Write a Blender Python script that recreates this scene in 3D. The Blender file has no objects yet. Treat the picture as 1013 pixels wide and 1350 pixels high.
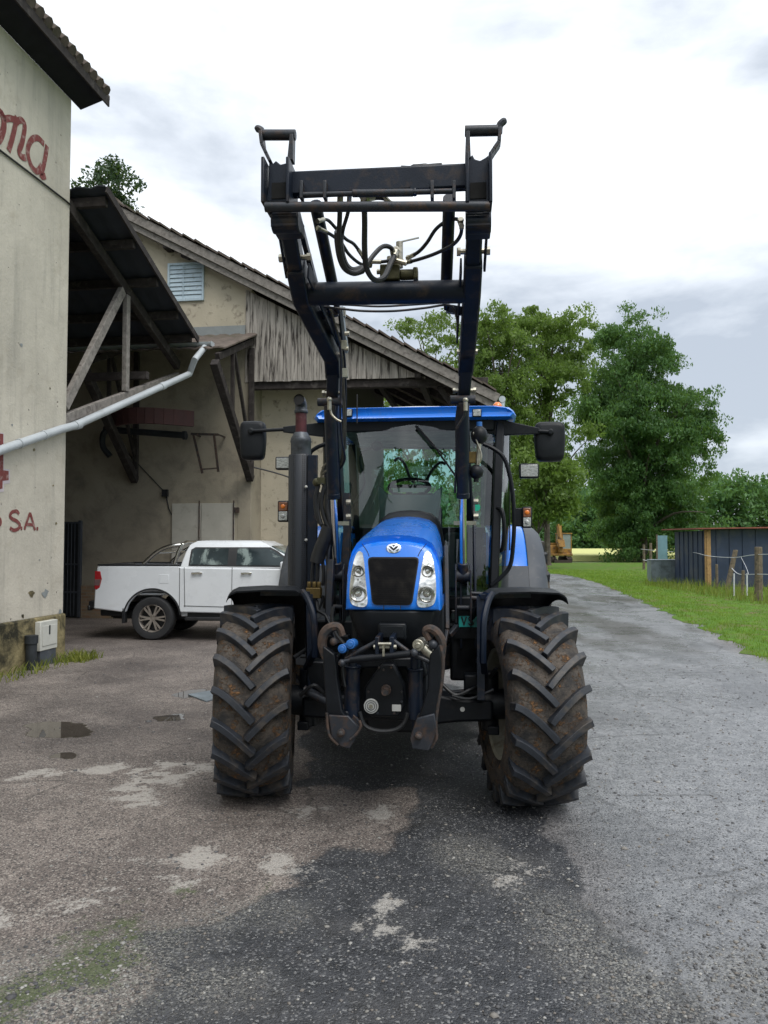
import bpy, bmesh, math, random
import numpy as np
from mathutils import Vector, Matrix
R=math.radians
S=bpy.context.scene
COL=S.collection
rng=random.Random(7)
PI=math.pi

# ------------------------------------------------------------------ camera geometry
F=1014.0; CH=1.75; TH=R(2.3)
def ray(px,py):
    u=(px-506.5)/F; v=(675-py)/F
    return Vector((u, math.cos(TH)-v*math.sin(TH), math.sin(TH)+v*math.cos(TH)))
class Frame:
    """a ground frame; fx/fy/fz meet the sight line of a photo point with a plane of the frame"""
    def __init__(s,x,y,deg):
        s.x=x; s.y=y; s.deg=deg; s.m=Matrix.Translation((x,y,0))@Matrix.Rotation(R(deg),4,'Z'); s.i=s.m.inverted()
    def hit(s,px,py,ax,val):
        o=s.i@Vector((0,0,CH)); d=s.i.to_3x3()@ray(px,py)
        return o+d*((val-o[ax])/d[ax])
    def fx(s,px,py,v): return s.hit(px,py,0,v)
    def fy(s,px,py,v): return s.hit(px,py,1,v)
    def fz(s,px,py,v=0): return s.hit(px,py,2,v)
    def w(s,p): return s.m@Vector(p)
WORLD=Frame(0,0,0); YARD=Frame(0,0,-8); TR=Frame(0.095,5.42,-5.5)
def G(px,py): return WORLD.fz(px,py,0)

# ------------------------------------------------------------------ mesh builder
class MB:
    def __init__(s): s.v=[]; s.f=[]; s.mi=[]; s.cur=0
    def add(s,vs,fs):
        n=len(s.v); s.v+= [tuple(p) for p in vs]
        for f in fs: s.f.append(tuple(i+n for i in f)); s.mi.append(s.cur)
        return s
    def box(s,x0,x1,y0,y1,z0,z1):
        return s.add([(x0,y0,z0),(x1,y0,z0),(x1,y1,z0),(x0,y1,z0),(x0,y0,z1),(x1,y0,z1),(x1,y1,z1),(x0,y1,z1)],
          [(0,3,2,1),(4,5,6,7),(0,1,5,4),(1,2,6,5),(2,3,7,6),(3,0,4,7)])
    def cbox(s,c,d,m=None):
        hx,hy,hz=d[0]/2,d[1]/2,d[2]/2; P=[]
        for z in (-hz,hz):
            for a,b in ((-1,-1),(1,-1),(1,1),(-1,1)):
                p=Vector((a*hx,b*hy,z)); P.append(Vector(c)+(m@p if m else p))
        return s.add(P,[(0,3,2,1),(4,5,6,7),(0,1,5,4),(1,2,6,5),(2,3,7,6),(3,0,4,7)])
    def bar(s,p,q,w,h,up=(0,0,1),w2=None,h2=None):
        p=Vector(p); q=Vector(q); d=(q-p).normalized(); u=Vector(up)
        sd=d.cross(u)
        if sd.length<1e-4: sd=d.cross(Vector((1,0,0)))
        sd.normalize(); u=sd.cross(d); P=[]
        for c,ww,hh in ((p,w,h),(q,w2 or w,h2 or h)):
            for a,b in ((-1,-1),(1,-1),(1,1),(-1,1)): P.append(c+sd*a*ww/2+u*b*hh/2)
        return s.add(P,[(0,3,2,1),(4,5,6,7),(0,1,5,4),(1,2,6,5),(2,3,7,6),(3,0,4,7)])
    def tube(s,pts,r,n=8,cap=True):
        pts=[Vector(p) for p in pts]; rs=r if isinstance(r,(list,tuple)) else [r]*len(pts)
        t0=(pts[1]-pts[0]).normalized(); a=Vector((0,0,1)) if abs(t0.z)<.9 else Vector((1,0,0))
        u=t0.cross(a).normalized(); V=[]; N=len(pts)
        for i,p in enumerate(pts):
            t=(pts[min(i+1,N-1)]-pts[max(i-1,0)])
            if t.length<1e-6: t=t0
            t.normalize(); u=(u-t*u.dot(t)).normalized(); w=t.cross(u)
            for k in range(n):
                an=2*PI*k/n; V.append(p+(u*math.cos(an)+w*math.sin(an))*rs[i])
        Fs=[(i*n+k,i*n+(k+1)%n,(i+1)*n+(k+1)%n,(i+1)*n+k) for i in range(N-1) for k in range(n)]
        if cap: Fs+=[tuple(range(n-1,-1,-1)),tuple((N-1)*n+k for k in range(n))]
        return s.add(V,Fs)
    def cyl(s,p,q,r,r2=None,n=16): return s.tube([p,q],[r,r if r2 is None else r2],n)
    def hose(s,pts,r,n=8,k=5): return s.tube(spline(pts,k),r,n)
    def prism(s,poly,ax,a0,a1):
        # polygon in the two other axes (in x,y,z order) extruded along axis ax
        def mk(p,a):
            q=[p[0],p[1]]; q.insert(ax,a); return tuple(q)
        n=len(poly)
        V=[mk(p,a0) for p in poly]+[mk(p,a1) for p in poly]
        Fs=[tuple(range(n)),tuple(range(2*n-1,n-1,-1))]+[(i,i+n,(i+1)%n+n,(i+1)%n) for i in range(n)]
        return s.add(V,Fs)
    def lathe(s,prof,c=(0,0,0),ax=0,n=32,a0=0,a1=2*PI,cap=False):
        full=abs(a1-a0-2*PI)<1e-6; m=n if full else n+1; V=[]
        for (r,h) in prof:
            for k in range(m):
                a=a0+(a1-a0)*k/n; q=[r*math.cos(a),r*math.sin(a)]; q.insert(ax,h)
                V.append((q[0]+c[0],q[1]+c[1],q[2]+c[2]))
        Fs=[]
        for i in range(len(prof)-1):
            for k in range(n):
                k2=(k+1)%m; Fs.append((i*m+k,i*m+k2,(i+1)*m+k2,(i+1)*m+k))
        if cap: Fs+=[tuple(range(m)),tuple((len(prof)-1)*m+k for k in range(m))]
        return s.add(V,Fs)
    def sphere(s,c,r,n=14,sq=(1,1,1)):
        prof=[(max(1e-4,math.sin(PI*i/8)),-math.cos(PI*i/8)) for i in range(9)]; V0=len(s.v)
        s.lathe(prof,(0,0,0),2,n)
        for i in range(V0,len(s.v)):
            x,y,z=s.v[i]; s.v[i]=(c[0]+x*r*sq[0],c[1]+y*r*sq[1],c[2]+z*r*sq[2])
        return s
    def loft(s,rings,closed=True,cap=True):
        n=len(rings[0]); V=[p for r in rings for p in r]; Fs=[]
        for i in range(len(rings)-1):
            for k in range(n if closed else n-1):
                k2=(k+1)%n; Fs.append((i*n+k,i*n+k2,(i+1)*n+k2,(i+1)*n+k))
        if cap: Fs+=[tuple(range(n-1,-1,-1)),tuple((len(rings)-1)*n+k for k in range(n))]
        return s.add(V,Fs)
    def xf(s,m,i0=0):
        for i in range(i0,len(s.v)): s.v[i]=tuple(m@Vector(s.v[i]))
        return s
    def pieces(s):
        # face groups of the mesh that stand apart from one another
        par=list(range(len(s.v)))
        def find(a):
            while par[a]!=a: par[a]=par[par[a]]; a=par[a]
            return a
        for f in s.f:
            r=find(f[0])
            for i in f[1:]: par[find(i)]=r
        roots={}; lab=[]
        for f in s.f: lab.append(roots.setdefault(find(f[0]),len(roots)))
        k=len(roots)
        if k<2 or k>900: return None
        lo=np.full((k,3),1e9); hi=np.full((k,3),-1e9)
        for f,l in zip(s.f,lab):
            P=np.array([s.v[i] for i in f]); lo[l]=np.minimum(lo[l],P.min(0)); hi[l]=np.maximum(hi[l],P.max(0))
        size=(hi-lo).max(1); gap=np.maximum(0,np.maximum(lo[:,None]-hi[None],lo[None]-hi[:,None]))
        near=np.sqrt((gap**2).sum(2))<=np.maximum(.02,.5*np.maximum(size[:,None],size[None]))
        comp=[-1]*k; n=0
        for i in range(k):
            if comp[i]>=0: continue
            st=[i]; comp[i]=n
            while st:
                a=st.pop()
                for b in np.nonzero(near[a])[0]:
                    if comp[b]<0: comp[b]=n; st.append(int(b))
            n+=1
        if n<2: return None
        out=[]
        for c in range(n):
            m=MB(); mp={}
            for f,l,mi in zip(s.f,lab,s.mi):
                if comp[l]!=c: continue
                g_=[]
                for i in f:
                    if i not in mp: mp[i]=len(m.v); m.v.append(s.v[i])
                    g_.append(mp[i])
                m.f.append(tuple(g_)); m.mi.append(mi)
            out.append(m)
        return out
    def build(s,name,mat,parent=None,smooth=35,bevel=0,seg=2,recalc=True,loc=None,split=True):
        if split and parent is not None:
            q=s.pieces()
            if q: return [m.build(name,mat,parent,smooth,bevel,seg,recalc,loc,False) for m in q][0]
        me=bpy.data.meshes.new(name); me.from_pydata(s.v,[],s.f)
        mats=mat if isinstance(mat,(list,tuple)) else [mat]
        for m in mats: me.materials.append(m)
        me.polygons.foreach_set('material_index',s.mi)
        if recalc:
            b=bmesh.new(); b.from_mesh(me); bmesh.ops.recalc_face_normals(b,faces=b.faces); b.to_mesh(me); b.free()
        if smooth:
            me.polygons.foreach_set('use_smooth',[True]*len(me.polygons)); me.set_sharp_from_angle(angle=R(smooth))
        me.update()
        o=bpy.data.objects.new(name,me); COL.objects.link(o)
        if parent: o.parent=parent
        if loc: o.location=loc
        if bevel:
            m=o.modifiers.new('bevel','BEVEL'); m.width=bevel; m.segments=seg; m.limit_method='ANGLE'; m.angle_limit=R(40); m.harden_normals=False
        return o
def spline(pts,k=5):
    P=[Vector(p) for p in pts]; out=[]
    for i in range(len(P)-1):
        a=P[max(i-1,0)]; b=P[i]; c=P[i+1]; d=P[min(i+2,len(P)-1)]
        for j in range(k):
            t=j/k; out.append(0.5*((2*b)+(c-a)*t+(2*a-5*b+4*c-d)*t*t+(3*b-a-3*c+d)*t**3))
    out.append(P[-1]); return out
def tag(o,label=None,cat=None,group=None,kind=None):
    if label: o['label']=label
    if cat: o['category']=cat
    if group: o['group']=group
    if kind: o['kind']=kind
    return o
def thing(name,label,cat,loc=(0,0,0),rz=0,group=None):
    o=bpy.data.objects.new(name,None); COL.objects.link(o); o.location=loc; o.rotation_euler=(0,0,rz); o.empty_display_size=.2
    return tag(o,label,cat,group)
def copy_tree(o,parent=None):
    c=o.copy(); COL.objects.link(c)
    if parent: c.parent=parent
    for ch in list(o.children): copy_tree(ch,c)
    return c

# ------------------------------------------------------------------ materials
def nt(name):
    m=bpy.data.materials.new(name); m.use_nodes=True; t=m.node_tree; t.nodes.clear()
    return m,t
class NG:
    def __init__(s,t): s.t=t
    def n(s,typ,**k):
        o=s.t.nodes.new(typ)
        for a,b in k.items(): setattr(o,a,b)
        return o
    def l(s,a,b): s.t.links.new(a,b)
    def val(s,sock,x):
        if hasattr(x,'is_output'): s.l(x,sock)
        else: sock.default_value=x
    def math(s,op,a,b=0,c=0,clamp=False):
        o=s.n('ShaderNodeMath',operation=op,use_clamp=clamp); s.val(o.inputs[0],a); s.val(o.inputs[1],b)
        if len(o.inputs)>2: s.val(o.inputs[2],c)
        return o.outputs[0]
    def noise(s,vec,scale,detail=4,rough=.55,dist=0):
        o=s.n('ShaderNodeTexNoise'); s.l(vec,o.inputs['Vector']); o.inputs['Scale'].default_value=scale; o.inputs['Detail'].default_value=detail
        o.inputs['Roughness'].default_value=rough; o.inputs['Distortion'].default_value=dist; return o.outputs[0]
    def mr(s,x,a,b,c=0,d=1):
        o=s.n('ShaderNodeMapRange'); s.l(x,o.inputs[0]); o.inputs[1].default_value=a; o.inputs[2].default_value=b; o.inputs[3].default_value=c; o.inputs[4].default_value=d; return o.outputs[0]
    def mix(s,f,a,b,mode='MIX'):
        o=s.n('ShaderNodeMix',data_type='RGBA',blend_type=mode); s.val(o.inputs[0],f)
        for k,x in ((6,a),(7,b)):
            if hasattr(x,'is_output'): s.l(x,o.inputs[k])
            else:
                x=(x,x,x) if isinstance(x,(int,float)) else x
                o.inputs[k].default_value=(*x,1) if len(x)==3 else x
        return o.outputs[2]
    def bump(s,h,dist,strength=1,nrm=None):
        o=s.n('ShaderNodeBump'); s.l(h,o.inputs['Height']); o.inputs['Distance'].default_value=dist; o.inputs['Strength'].default_value=strength
        if nrm: s.l(nrm,o.inputs['Normal'])
        return o.outputs[0]
    def mapping(s,vec,sc,loc=(0,0,0)):
        o=s.n('ShaderNodeMapping'); s.l(vec,o.inputs[0]); o.inputs['Scale'].default_value=sc; o.inputs['Location'].default_value=loc; return o.outputs[0]
def dk(c,k): return tuple(x*k for x in c)
def mat(name,c,rough=.6,metal=0,var=.25,scale=6,c2=None,c2amt=(.55,.7),c2scale=None,bump=0,bscale=40,spec=.5,coat=0,stretch=(1,1,1),rvar=.12):
    m,t=nt(name); g=NG(t); out=g.n('ShaderNodeOutputMaterial'); b=g.n('ShaderNodeBsdfPrincipled'); g.l(b.outputs[0],out.inputs[0])
    tc=g.n('ShaderNodeTexCoord').outputs['Object']; v=g.mapping(tc,stretch)
    n1=g.noise(v,scale,6,.6); f=g.mr(n1,.3,.7)
    colr=g.mix(f,dk(c,1-var),dk(c,1+var*.6))
    if c2:
        n2=g.noise(v,c2scale or scale*.7,8,.65,.3); f2=g.mr(n2,*c2amt); colr=g.mix(f2,colr,c2)
    g.l(colr,b.inputs['Base Color'])
    g.l(g.mr(n1,.25,.75,max(.02,rough-rvar),min(1,rough+rvar)),b.inputs['Roughness'])
    b.inputs['Metallic'].default_value=metal; b.inputs['Specular IOR Level'].default_value=spec
    if coat: b.inputs['Coat Weight'].default_value=coat; b.inputs['Coat Roughness'].default_value=.06
    if bump:
        g.l(g.bump(g.noise(v,bscale,5,.6),bump),b.inputs['Normal'])
    return m
def glass(name,tint,fac=.05,rough=.01):
    m,t=nt(name); g=NG(t); out=g.n('ShaderNodeOutputMaterial'); mx=g.n('ShaderNodeMixShader')
    tr=g.n('ShaderNodeBsdfTransparent'); tr.inputs[0].default_value=(*tint,1); gl=g.n('ShaderNodeBsdfGlossy'); gl.inputs['Roughness'].default_value=rough
    fr=g.n('ShaderNodeFresnel'); fr.inputs[0].default_value=1.5
    g.l(g.math('ADD',fr.outputs[0],fac,clamp=True),mx.inputs[0]); g.l(tr.outputs[0],mx.inputs[1]); g.l(gl.outputs[0],mx.inputs[2]); g.l(mx.outputs[0],out.inputs[0])
    return m
def leafmat(name,c1,c2,trans=.35,nscale=.25):
    m,t=nt(name); g=NG(t); out=g.n('ShaderNodeOutputMaterial'); mx=g.n('ShaderNodeMixShader'); mx.inputs[0].default_value=trans
    d=g.n('ShaderNodeBsdfPrincipled'); d.inputs['Roughness'].default_value=.5; d.inputs['Specular IOR Level'].default_value=.35; tl=g.n('ShaderNodeBsdfTranslucent')
    tc=g.n('ShaderNodeTexCoord').outputs['Object']; geo=g.n('ShaderNodeNewGeometry')
    f=g.math('ADD',g.math('MULTIPLY',g.mr(g.noise(tc,nscale,3),.3,.7),.55),g.math('MULTIPLY',geo.outputs['Random Per Island'],.45))
    c=g.mix(f,c1,c2); g.l(c,d.inputs['Base Color']); g.l(g.mix(.5,c,(.25,.4,.05)),tl.inputs[0])
    g.l(d.outputs[0],mx.inputs[1]); g.l(tl.outputs[0],mx.inputs[2]); g.l(mx.outputs[0],out.inputs[0]); return m
# ------------------------------------------------------------------ material list
K={}
K['blue']=mat('tractor blue paint',(.004,.19,.80),.27,0,.06,3,c2=(.10,.2,.38),c2amt=(.56,1.0),c2scale=9,coat=.45,rvar=.06)
K['black']=mat('black painted steel',(.0045,.006,.009),.42,0,.3,9,c2=(.03,.027,.024),c2amt=(.6,.85),c2scale=14,bump=.0006,bscale=150,spec=.28)
K['loader']=mat('dark blue grey loader paint',(.004,.009,.021),.42,0,.3,5,c2=(.05,.034,.026),c2amt=(.53,.7),c2scale=7,bump=.0008,bscale=120,spec=.32)
K['loaderworn']=mat('worn loader steel',(.025,.029,.038),.46,.2,.4,9,c2=(.075,.042,.025),c2amt=(.5,.72),c2scale=16,bump=.001,bscale=90)
K['plastic']=mat('black plastic',(.007,.009,.012),.5,0,.2,7,c2=(.022,.022,.024),c2amt=(.55,.9),c2scale=5,bump=.0004,bscale=300,spec=.28)
K['greyplastic']=mat('weathered grey fender plastic',(.06,.068,.082),.55,0,.25,5,c2=(.14,.14,.14),c2amt=(.55,.85),c2scale=10,bump=.0005,bscale=200)
K['rubber']=mat('tyre lug rubber',(.019,.023,.031),.55,0,.35,14,c2=(.085,.07,.055),c2amt=(.5,.72),c2scale=9,bump=.0015,bscale=90)
K['hose']=mat('black hose rubber',(.012,.013,.015),.5,0,.3,30,c2=(.05,.045,.04),c2amt=(.6,.8))
K['tanhose']=mat('dusty tan hose',(.1,.085,.055),.6,0,.4,20)
K['chrome']=mat('chrome rod',(.75,.77,.8),.12,1,.05,5,rvar=.03)
K['zinc']=mat('zinc bolt',(.42,.4,.33),.38,.9,.25,40)
K['rust']=mat('rusty steel',(.085,.055,.042),.7,.25,.5,25,c2=(.03,.03,.032),c2amt=(.45,.6),bump=.003,bscale=60)
K['brass']=mat('brass yellow fitting',(.16,.11,.035),.5,.5,.3,20)
K['olive']=mat('olive zinc valve',(.09,.085,.045),.5,.5,.4,25)
K['exh']=mat('sooty exhaust steel',(.09,.1,.115),.5,.6,.35,12,c2=(.03,.03,.03))
K['maroon']=mat('maroon rusted exhaust pipe',(.08,.02,.025),.6,.3,.4,14,c2=(.14,.09,.08))
K['hole_dark']=mat('hole_dark',(.003,.003,.003),.9,0,.1)  # near black that paints the dark inside of holes
K['white']=mat('white roof plastic',(.72,.72,.7),.4,0,.1,5)
K['orange']=mat('orange lens',(.75,.19,.015),.15,0,.1,5,coat=.6)
K['amber']=mat('dull amber lens',(.22,.09,.05),.15,0,.2,30,coat=.7)
K['clearlens']=mat('clear ribbed lens',(.5,.51,.5),.15,.25,.6,45,coat=.7,stretch=(1,1,3))
K['bluecap']=mat('light blue plug',(.02,.13,.42),.4,0,.15,9)
K['dash']=mat('grey dashboard',(.2,.22,.22),.5,0,.15,6)
K['seat']=mat('dark seat fabric',(.03,.033,.04),.8,0,.2,20)
K['rimcream']=mat('dirty cream wheel rim',(.36,.34,.26),.5,0,.2,6,c2=(.1,.075,.05),c2amt=(.5,.7),c2scale=6)
K['plate']=mat('turquoise number plate',(.02,.42,.38),.35,0,.06,8)
K['inkblack']=mat('black lettering',(.01,.012,.015),.5,0,.05)
K['label']=mat('pale sticker',(.5,.5,.48),.5,0,.1,12)
K['greenstick']=mat('green sticker',(.02,.4,.26),.4,0,.1,9)
K['cabglass']=glass('cab glass',(.64,.86,.80),.06,.008)
K['mirror']=mat('mirror glass',(.8,.82,.85),.05,1,.02,4,rvar=.02)
# headlight reflector
m,t=nt('headlight reflector'); g=NG(t); out=g.n('ShaderNodeOutputMaterial'); b=g.n('ShaderNodeBsdfPrincipled'); g.l(b.outputs[0],out.inputs[0])
tc=g.n('ShaderNodeTexCoord').outputs['Object']; vo=g.n('ShaderNodeTexVoronoi'); vo.inputs['Scale'].default_value=38; g.l(tc,vo.inputs['Vector'])
g.l(g.mix(g.mr(g.noise(tc,11,3),.38,.62),(.30,.30,.28),(.75,.75,.72)),b.inputs['Base Color']); b.inputs['Metallic'].default_value=.85; b.inputs['Roughness'].default_value=.13
b.inputs['Coat Weight'].default_value=1; b.inputs['Coat Roughness'].default_value=.02
g.l(g.bump(vo.outputs['Distance'],.0015),b.inputs['Normal']); K['reflector']=m
# grille mesh
m,t=nt('dusty grille mesh'); g=NG(t); out=g.n('ShaderNodeOutputMaterial'); b=g.n('ShaderNodeBsdfPrincipled'); g.l(b.outputs[0],out.inputs[0])
tc=g.n('ShaderNodeTexCoord').outputs['Object']; vo=g.n('ShaderNodeTexVoronoi'); vo.inputs['Scale'].default_value=320; vo.inputs['Randomness'].default_value=0; g.l(tc,vo.inputs['Vector'])
h=g.mr(vo.outputs['Distance'],.15,.5); c=g.mix(g.mr(g.noise(tc,14,4),.45,.8),(.005,.005,.006),(.022,.02,.018)); g.l(g.mix(h,(.003,.003,.003),c),b.inputs['Base Color']); b.inputs['Roughness'].default_value=.7; b.inputs['Specular IOR Level'].default_value=.1
g.l(g.bump(h,.001),b.inputs['Normal']); K['grille']=m
# perforated exhaust guard
m,t=nt('perforated guard sheet'); g=NG(t); out=g.n('ShaderNodeOutputMaterial'); b=g.n('ShaderNodeBsdfPrincipled'); g.l(b.outputs[0],out.inputs[0])
tc=g.n('ShaderNodeTexCoord').outputs['Object']; vo=g.n('ShaderNodeTexVoronoi'); vo.inputs['Scale'].default_value=62; vo.inputs['Randomness'].default_value=.05; g.l(tc,vo.inputs['Vector'])
h=g.mr(vo.outputs['Distance'],.32,.4); g.l(g.mix(h,(.002,.002,.003),(.019,.023,.031)),b.inputs['Base Color']); b.inputs['Roughness'].default_value=.45
g.l(g.bump(h,.003),b.inputs['Normal']); K['perf']=m
# mud-caked carcass between lugs
m,t=nt('muddy tyre carcass'); g=NG(t); out=g.n('ShaderNodeOutputMaterial'); b=g.n('ShaderNodeBsdfPrincipled'); g.l(b.outputs[0],out.inputs[0])
tc=g.n('ShaderNodeTexCoord').outputs['Object']
n1=g.noise(tc,7,6,.65,.4); n2=g.noise(tc,15,7,.75); n3=g.noise(tc,110,4,.6)
c=g.mix(g.mr(n1,.36,.58),(.022,.022,.023),(.10,.083,.068)); st=g.math('MULTIPLY',g.mr(n2,.53,.6),g.mr(n1,.42,.54))
c=g.mix(st,c,(.25,.13,.052)); c=g.mix(g.mr(n3,.35,.7),dk((1,1,1),.6),(1.25,1.25,1.25)) if False else g.mix(1.0,c,g.mix(g.mr(n3,.3,.7),(.55,.55,.55),(1.3,1.25,1.2)),'MULTIPLY')
g.l(c,b.inputs['Base Color']); b.inputs['Roughness'].default_value=.8
g.l(g.bump(g.math('ADD',g.math('MULTIPLY',n3,.4),g.math('ADD',n2,st)),.012),b.inputs['Normal']); K['mud']=m
# buildings
m,t=nt('aged cream render'); g=NG(t); out=g.n('ShaderNodeOutputMaterial'); b=g.n('ShaderNodeBsdfPrincipled'); g.l(b.outputs[0],out.inputs[0])
tc=g.n('ShaderNodeTexCoord').outputs['Object']; big_=g.noise(tc,.8,6,.6,.4); st_=g.noise(g.mapping(tc,(4,4,.35)),1.6,6,.6); fn=g.noise(tc,30,4,.65); vo=g.n('ShaderNodeTexVoronoi'); vo.inputs['Scale'].default_value=5.5; g.l(tc,vo.inputs['Vector'])
ck=g.n('ShaderNodeTexVoronoi',feature='DISTANCE_TO_EDGE'); ck.inputs['Scale'].default_value=.55; g.l(g.mapping(tc,(1,1,.6)),ck.inputs['Vector'])
c=g.mix(g.mr(big_,.3,.7),(.44,.41,.345),(.575,.535,.45)); c=g.mix(g.math('MULTIPLY',g.mr(st_,.5,.78),.55),c,(.25,.24,.21)); c=g.mix(g.math('MULTIPLY',g.mr(g.noise(tc,2.7,7,.7),.56,.72),.4),c,(.33,.29,.22))
pit=g.math('MULTIPLY',g.mr(vo.outputs['Distance'],.10,.05),g.mr(fn,.5,.6)); c=g.mix(pit,c,(.16,.14,.12)); crk=g.math('MULTIPLY',g.mr(ck.outputs['Distance'],.006,.002),g.mr(big_,.5,.56)); crk=g.math('MULTIPLY',crk,0.0)
g.l(c,b.inputs['Base Color']); b.inputs['Roughness'].default_value=.88; b.inputs['Specular IOR Level'].default_value=.2
g.l(g.bump(g.math('SUBTRACT',g.math('ADD',g.math('MULTIPLY',fn,.35),g.noise(tc,5,5,.6)),g.math('ADD',pit,crk)),.012),b.inputs['Normal']); K['render']=m
K['plinth']=mat('stained concrete plinth',(.27,.225,.12),.9,0,.4,5,c2=(.035,.033,.022),c2amt=(.47,.64),c2scale=2.6,bump=.012,bscale=22,spec=.2)
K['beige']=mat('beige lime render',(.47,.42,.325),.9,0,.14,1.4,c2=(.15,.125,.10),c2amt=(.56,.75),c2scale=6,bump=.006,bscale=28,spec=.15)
K['beigeshade']=mat('shaded beige render',(.335,.298,.23),.9,0,.16,.9,c2=(.13,.115,.10),c2amt=(.48,.8),c2scale=1.6,bump=.005,bscale=30,spec=.15)  # darker copy of the beige render, canopy shade put into the colour
K['greyband']=mat('bare grey mortar band',(.24,.26,.26),.9,0,.15,4,bump=.004)
K['wood']=mat('dark weathered timber',(.04,.034,.032),.8,0,.45,9,c2=(.11,.098,.09),c2amt=(.54,.78),stretch=(1,1,1),bump=.004,bscale=45,spec=.2)
K['greywood']=mat('bleached grey timber',(.24,.22,.2),.85,0,.35,12,c2=(.075,.062,.055),c2amt=(.55,.72),bump=.004,bscale=50,spec=.2)
K['redwood']=mat('red brown painted beam',(.075,.03,.028),.7,0,.3,6)
K['board']=mat('silvered vertical boards',(.36,.33,.295),.85,0,.4,1.6,c2=(.04,.034,.03),c2amt=(.49,.62),c2scale=1.7,stretch=(9,9,.8),bump=.004,bscale=16,spec=.2)
K['tile']=mat('mossy roof tiles',(.13,.105,.09),.85,0,.4,4,c2=(.05,.055,.03),c2amt=(.5,.7),c2scale=2,bump=.01,bscale=15,spec=.2)
K['sheet']=mat('dark corrugated roofing',(.03,.035,.044),.75,0,.3,3,c2=(.025,.026,.03),spec=.3)
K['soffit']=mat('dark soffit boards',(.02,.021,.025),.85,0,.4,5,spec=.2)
K['pipe']=mat('grey plastic pipe',(.42,.45,.47),.45,0,.12,3,c2=(.2,.2,.19),c2amt=(.6,.9),c2scale=5)
K['gutter']=mat('pale zinc gutter',(.5,.55,.58),.4,.3,.15,5)
K['redpaint']=mat('faded red paint',(.2,.062,.058),.85,0,.2,14,c2=(.4,.3,.27),c2amt=(.52,.75),c2scale=11,spec=.15)
K['paleshadow']=mat('pale lettering outline',(.52,.47,.49),.85,0,.1,10,spec=.15)
K['shutter']=mat('pale blue shutter paint',(.42,.52,.58),.6,0,.12,8,c2=(.25,.26,.25),c2amt=(.58,.75),c2scale=12)
K['doorwhite']=mat('dirty white door sheet',(.46,.44,.38),.7,0,.12,3,c2=(.25,.22,.17),c2amt=(.55,.85),c2scale=4)
K['dkmetal']=mat('dark door metal',(.03,.035,.04),.55,.3,.3,6)
K['cabinet']=mat('pale utility cabinet',(.55,.55,.5),.5,0,.1,5,c2=(.3,.25,.15),c2amt=(.6,.8),c2scale=7)
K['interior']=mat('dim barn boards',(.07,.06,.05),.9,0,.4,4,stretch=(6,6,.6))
m,t=nt('worn brick'); g=NG(t); out=g.n('ShaderNodeOutputMaterial'); b=g.n('ShaderNodeBsdfPrincipled'); g.l(b.outputs[0],out.inputs[0])
tc=g.n('ShaderNodeTexCoord').outputs['Object']; br=g.n('ShaderNodeTexBrick'); sx=g.n('ShaderNodeSeparateXYZ'); g.l(tc,sx.inputs[0]); cx=g.n('ShaderNodeCombineXYZ'); g.l(sx.outputs[0],cx.inputs[0]); g.l(sx.outputs[2],cx.inputs[1]); g.l(cx.outputs[0],br.inputs['Vector'])
br.inputs['Scale'].default_value=1; br.inputs['Brick Width'].default_value=.24; br.inputs['Row Height'].default_value=.075; br.inputs['Mortar Size'].default_value=.008
br.inputs['Color1'].default_value=(.3,.2,.12,1); br.inputs['Color2'].default_value=(.22,.13,.08,1); br.inputs['Mortar'].default_value=(.26,.22,.17,1)
g.l(g.mix(g.mr(g.noise(tc,5,5),.4,.7),br.outputs[0],(.2,.17,.12)),b.inputs['Base Color']); b.inputs['Roughness'].default_value=.9; K['brick']=m
# vehicles and yard things
K['carwhite']=mat('white car paint',(.70,.73,.76),.28,0,.05,2,c2=(.5,.49,.46),c2amt=(.6,1.1),c2scale=2.2,coat=.5)
K['carglass']=mat('dark car glass',(.035,.05,.055),.08,0,.5,1.5,c2=(.22,.27,.26),c2amt=(.52,.6),c2scale=2.2,spec=.3,rvar=.03)  # pale blotches painted in for the bright view through the cab
K['cartrim']=mat('black car trim',(.014,.015,.017),.5,0,.2,8)
K['cartyre']=mat('car tyre',(.02,.021,.023),.7,0,.25,20,bump=.002,bscale=90)
K['alloy']=mat('dusty bronze alloy',(.4,.36,.32),.35,.6,.2,12)
K['steel']=mat('polished steel bar',(.62,.62,.6),.18,1,.05,5)
K['redlens']=mat('red lamp lens',(.35,.015,.02),.12,0,.2,14,coat=.7)
K['greylens']=mat('smoky lamp lens',(.16,.1,.1),.12,0,.2,14,coat=.7)
K['shedblue']=mat('dark blue shed sheet',(.02,.034,.07),.55,0,.3,2,c2=(.075,.075,.078),c2amt=(.52,.78),c2scale=1.2)
K['rustred']=mat('rust red roof sheet',(.22,.07,.045),.75,0,.4,5)
K['newwood']=mat('yellow raw timber',(.36,.22,.09),.8,0,.3,9,c2=(.14,.08,.04))
K['post']=mat('weathered fence post',(.16,.125,.085),.85,0,.4,12,c2=(.05,.045,.035),c2amt=(.5,.7),bump=.004)
K['rope']=mat('pale fence tape',(.55,.56,.58),.6,0,.1,10)
K['galv']=mat('galvanised trough',(.23,.27,.3),.5,.4,.25,4,c2=(.12,.14,.15),c2amt=(.5,.7))
K['tealsheet']=mat('faded teal sheet',(.16,.29,.32),.5,0,.15,4)
K['diggeryellow']=mat('rusty digger yellow',(.34,.17,.025),.65,0,.35,3,c2=(.09,.045,.025),c2amt=(.48,.62),c2scale=3)
K['track']=mat('rusty track steel',(.06,.045,.038),.8,.3,.4,6)
K['bark']=mat('bark',(.09,.075,.06),.9,0,.5,3,c2=(.22,.21,.19),c2amt=(.55,.7),bump=.02,bscale=8)
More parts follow.
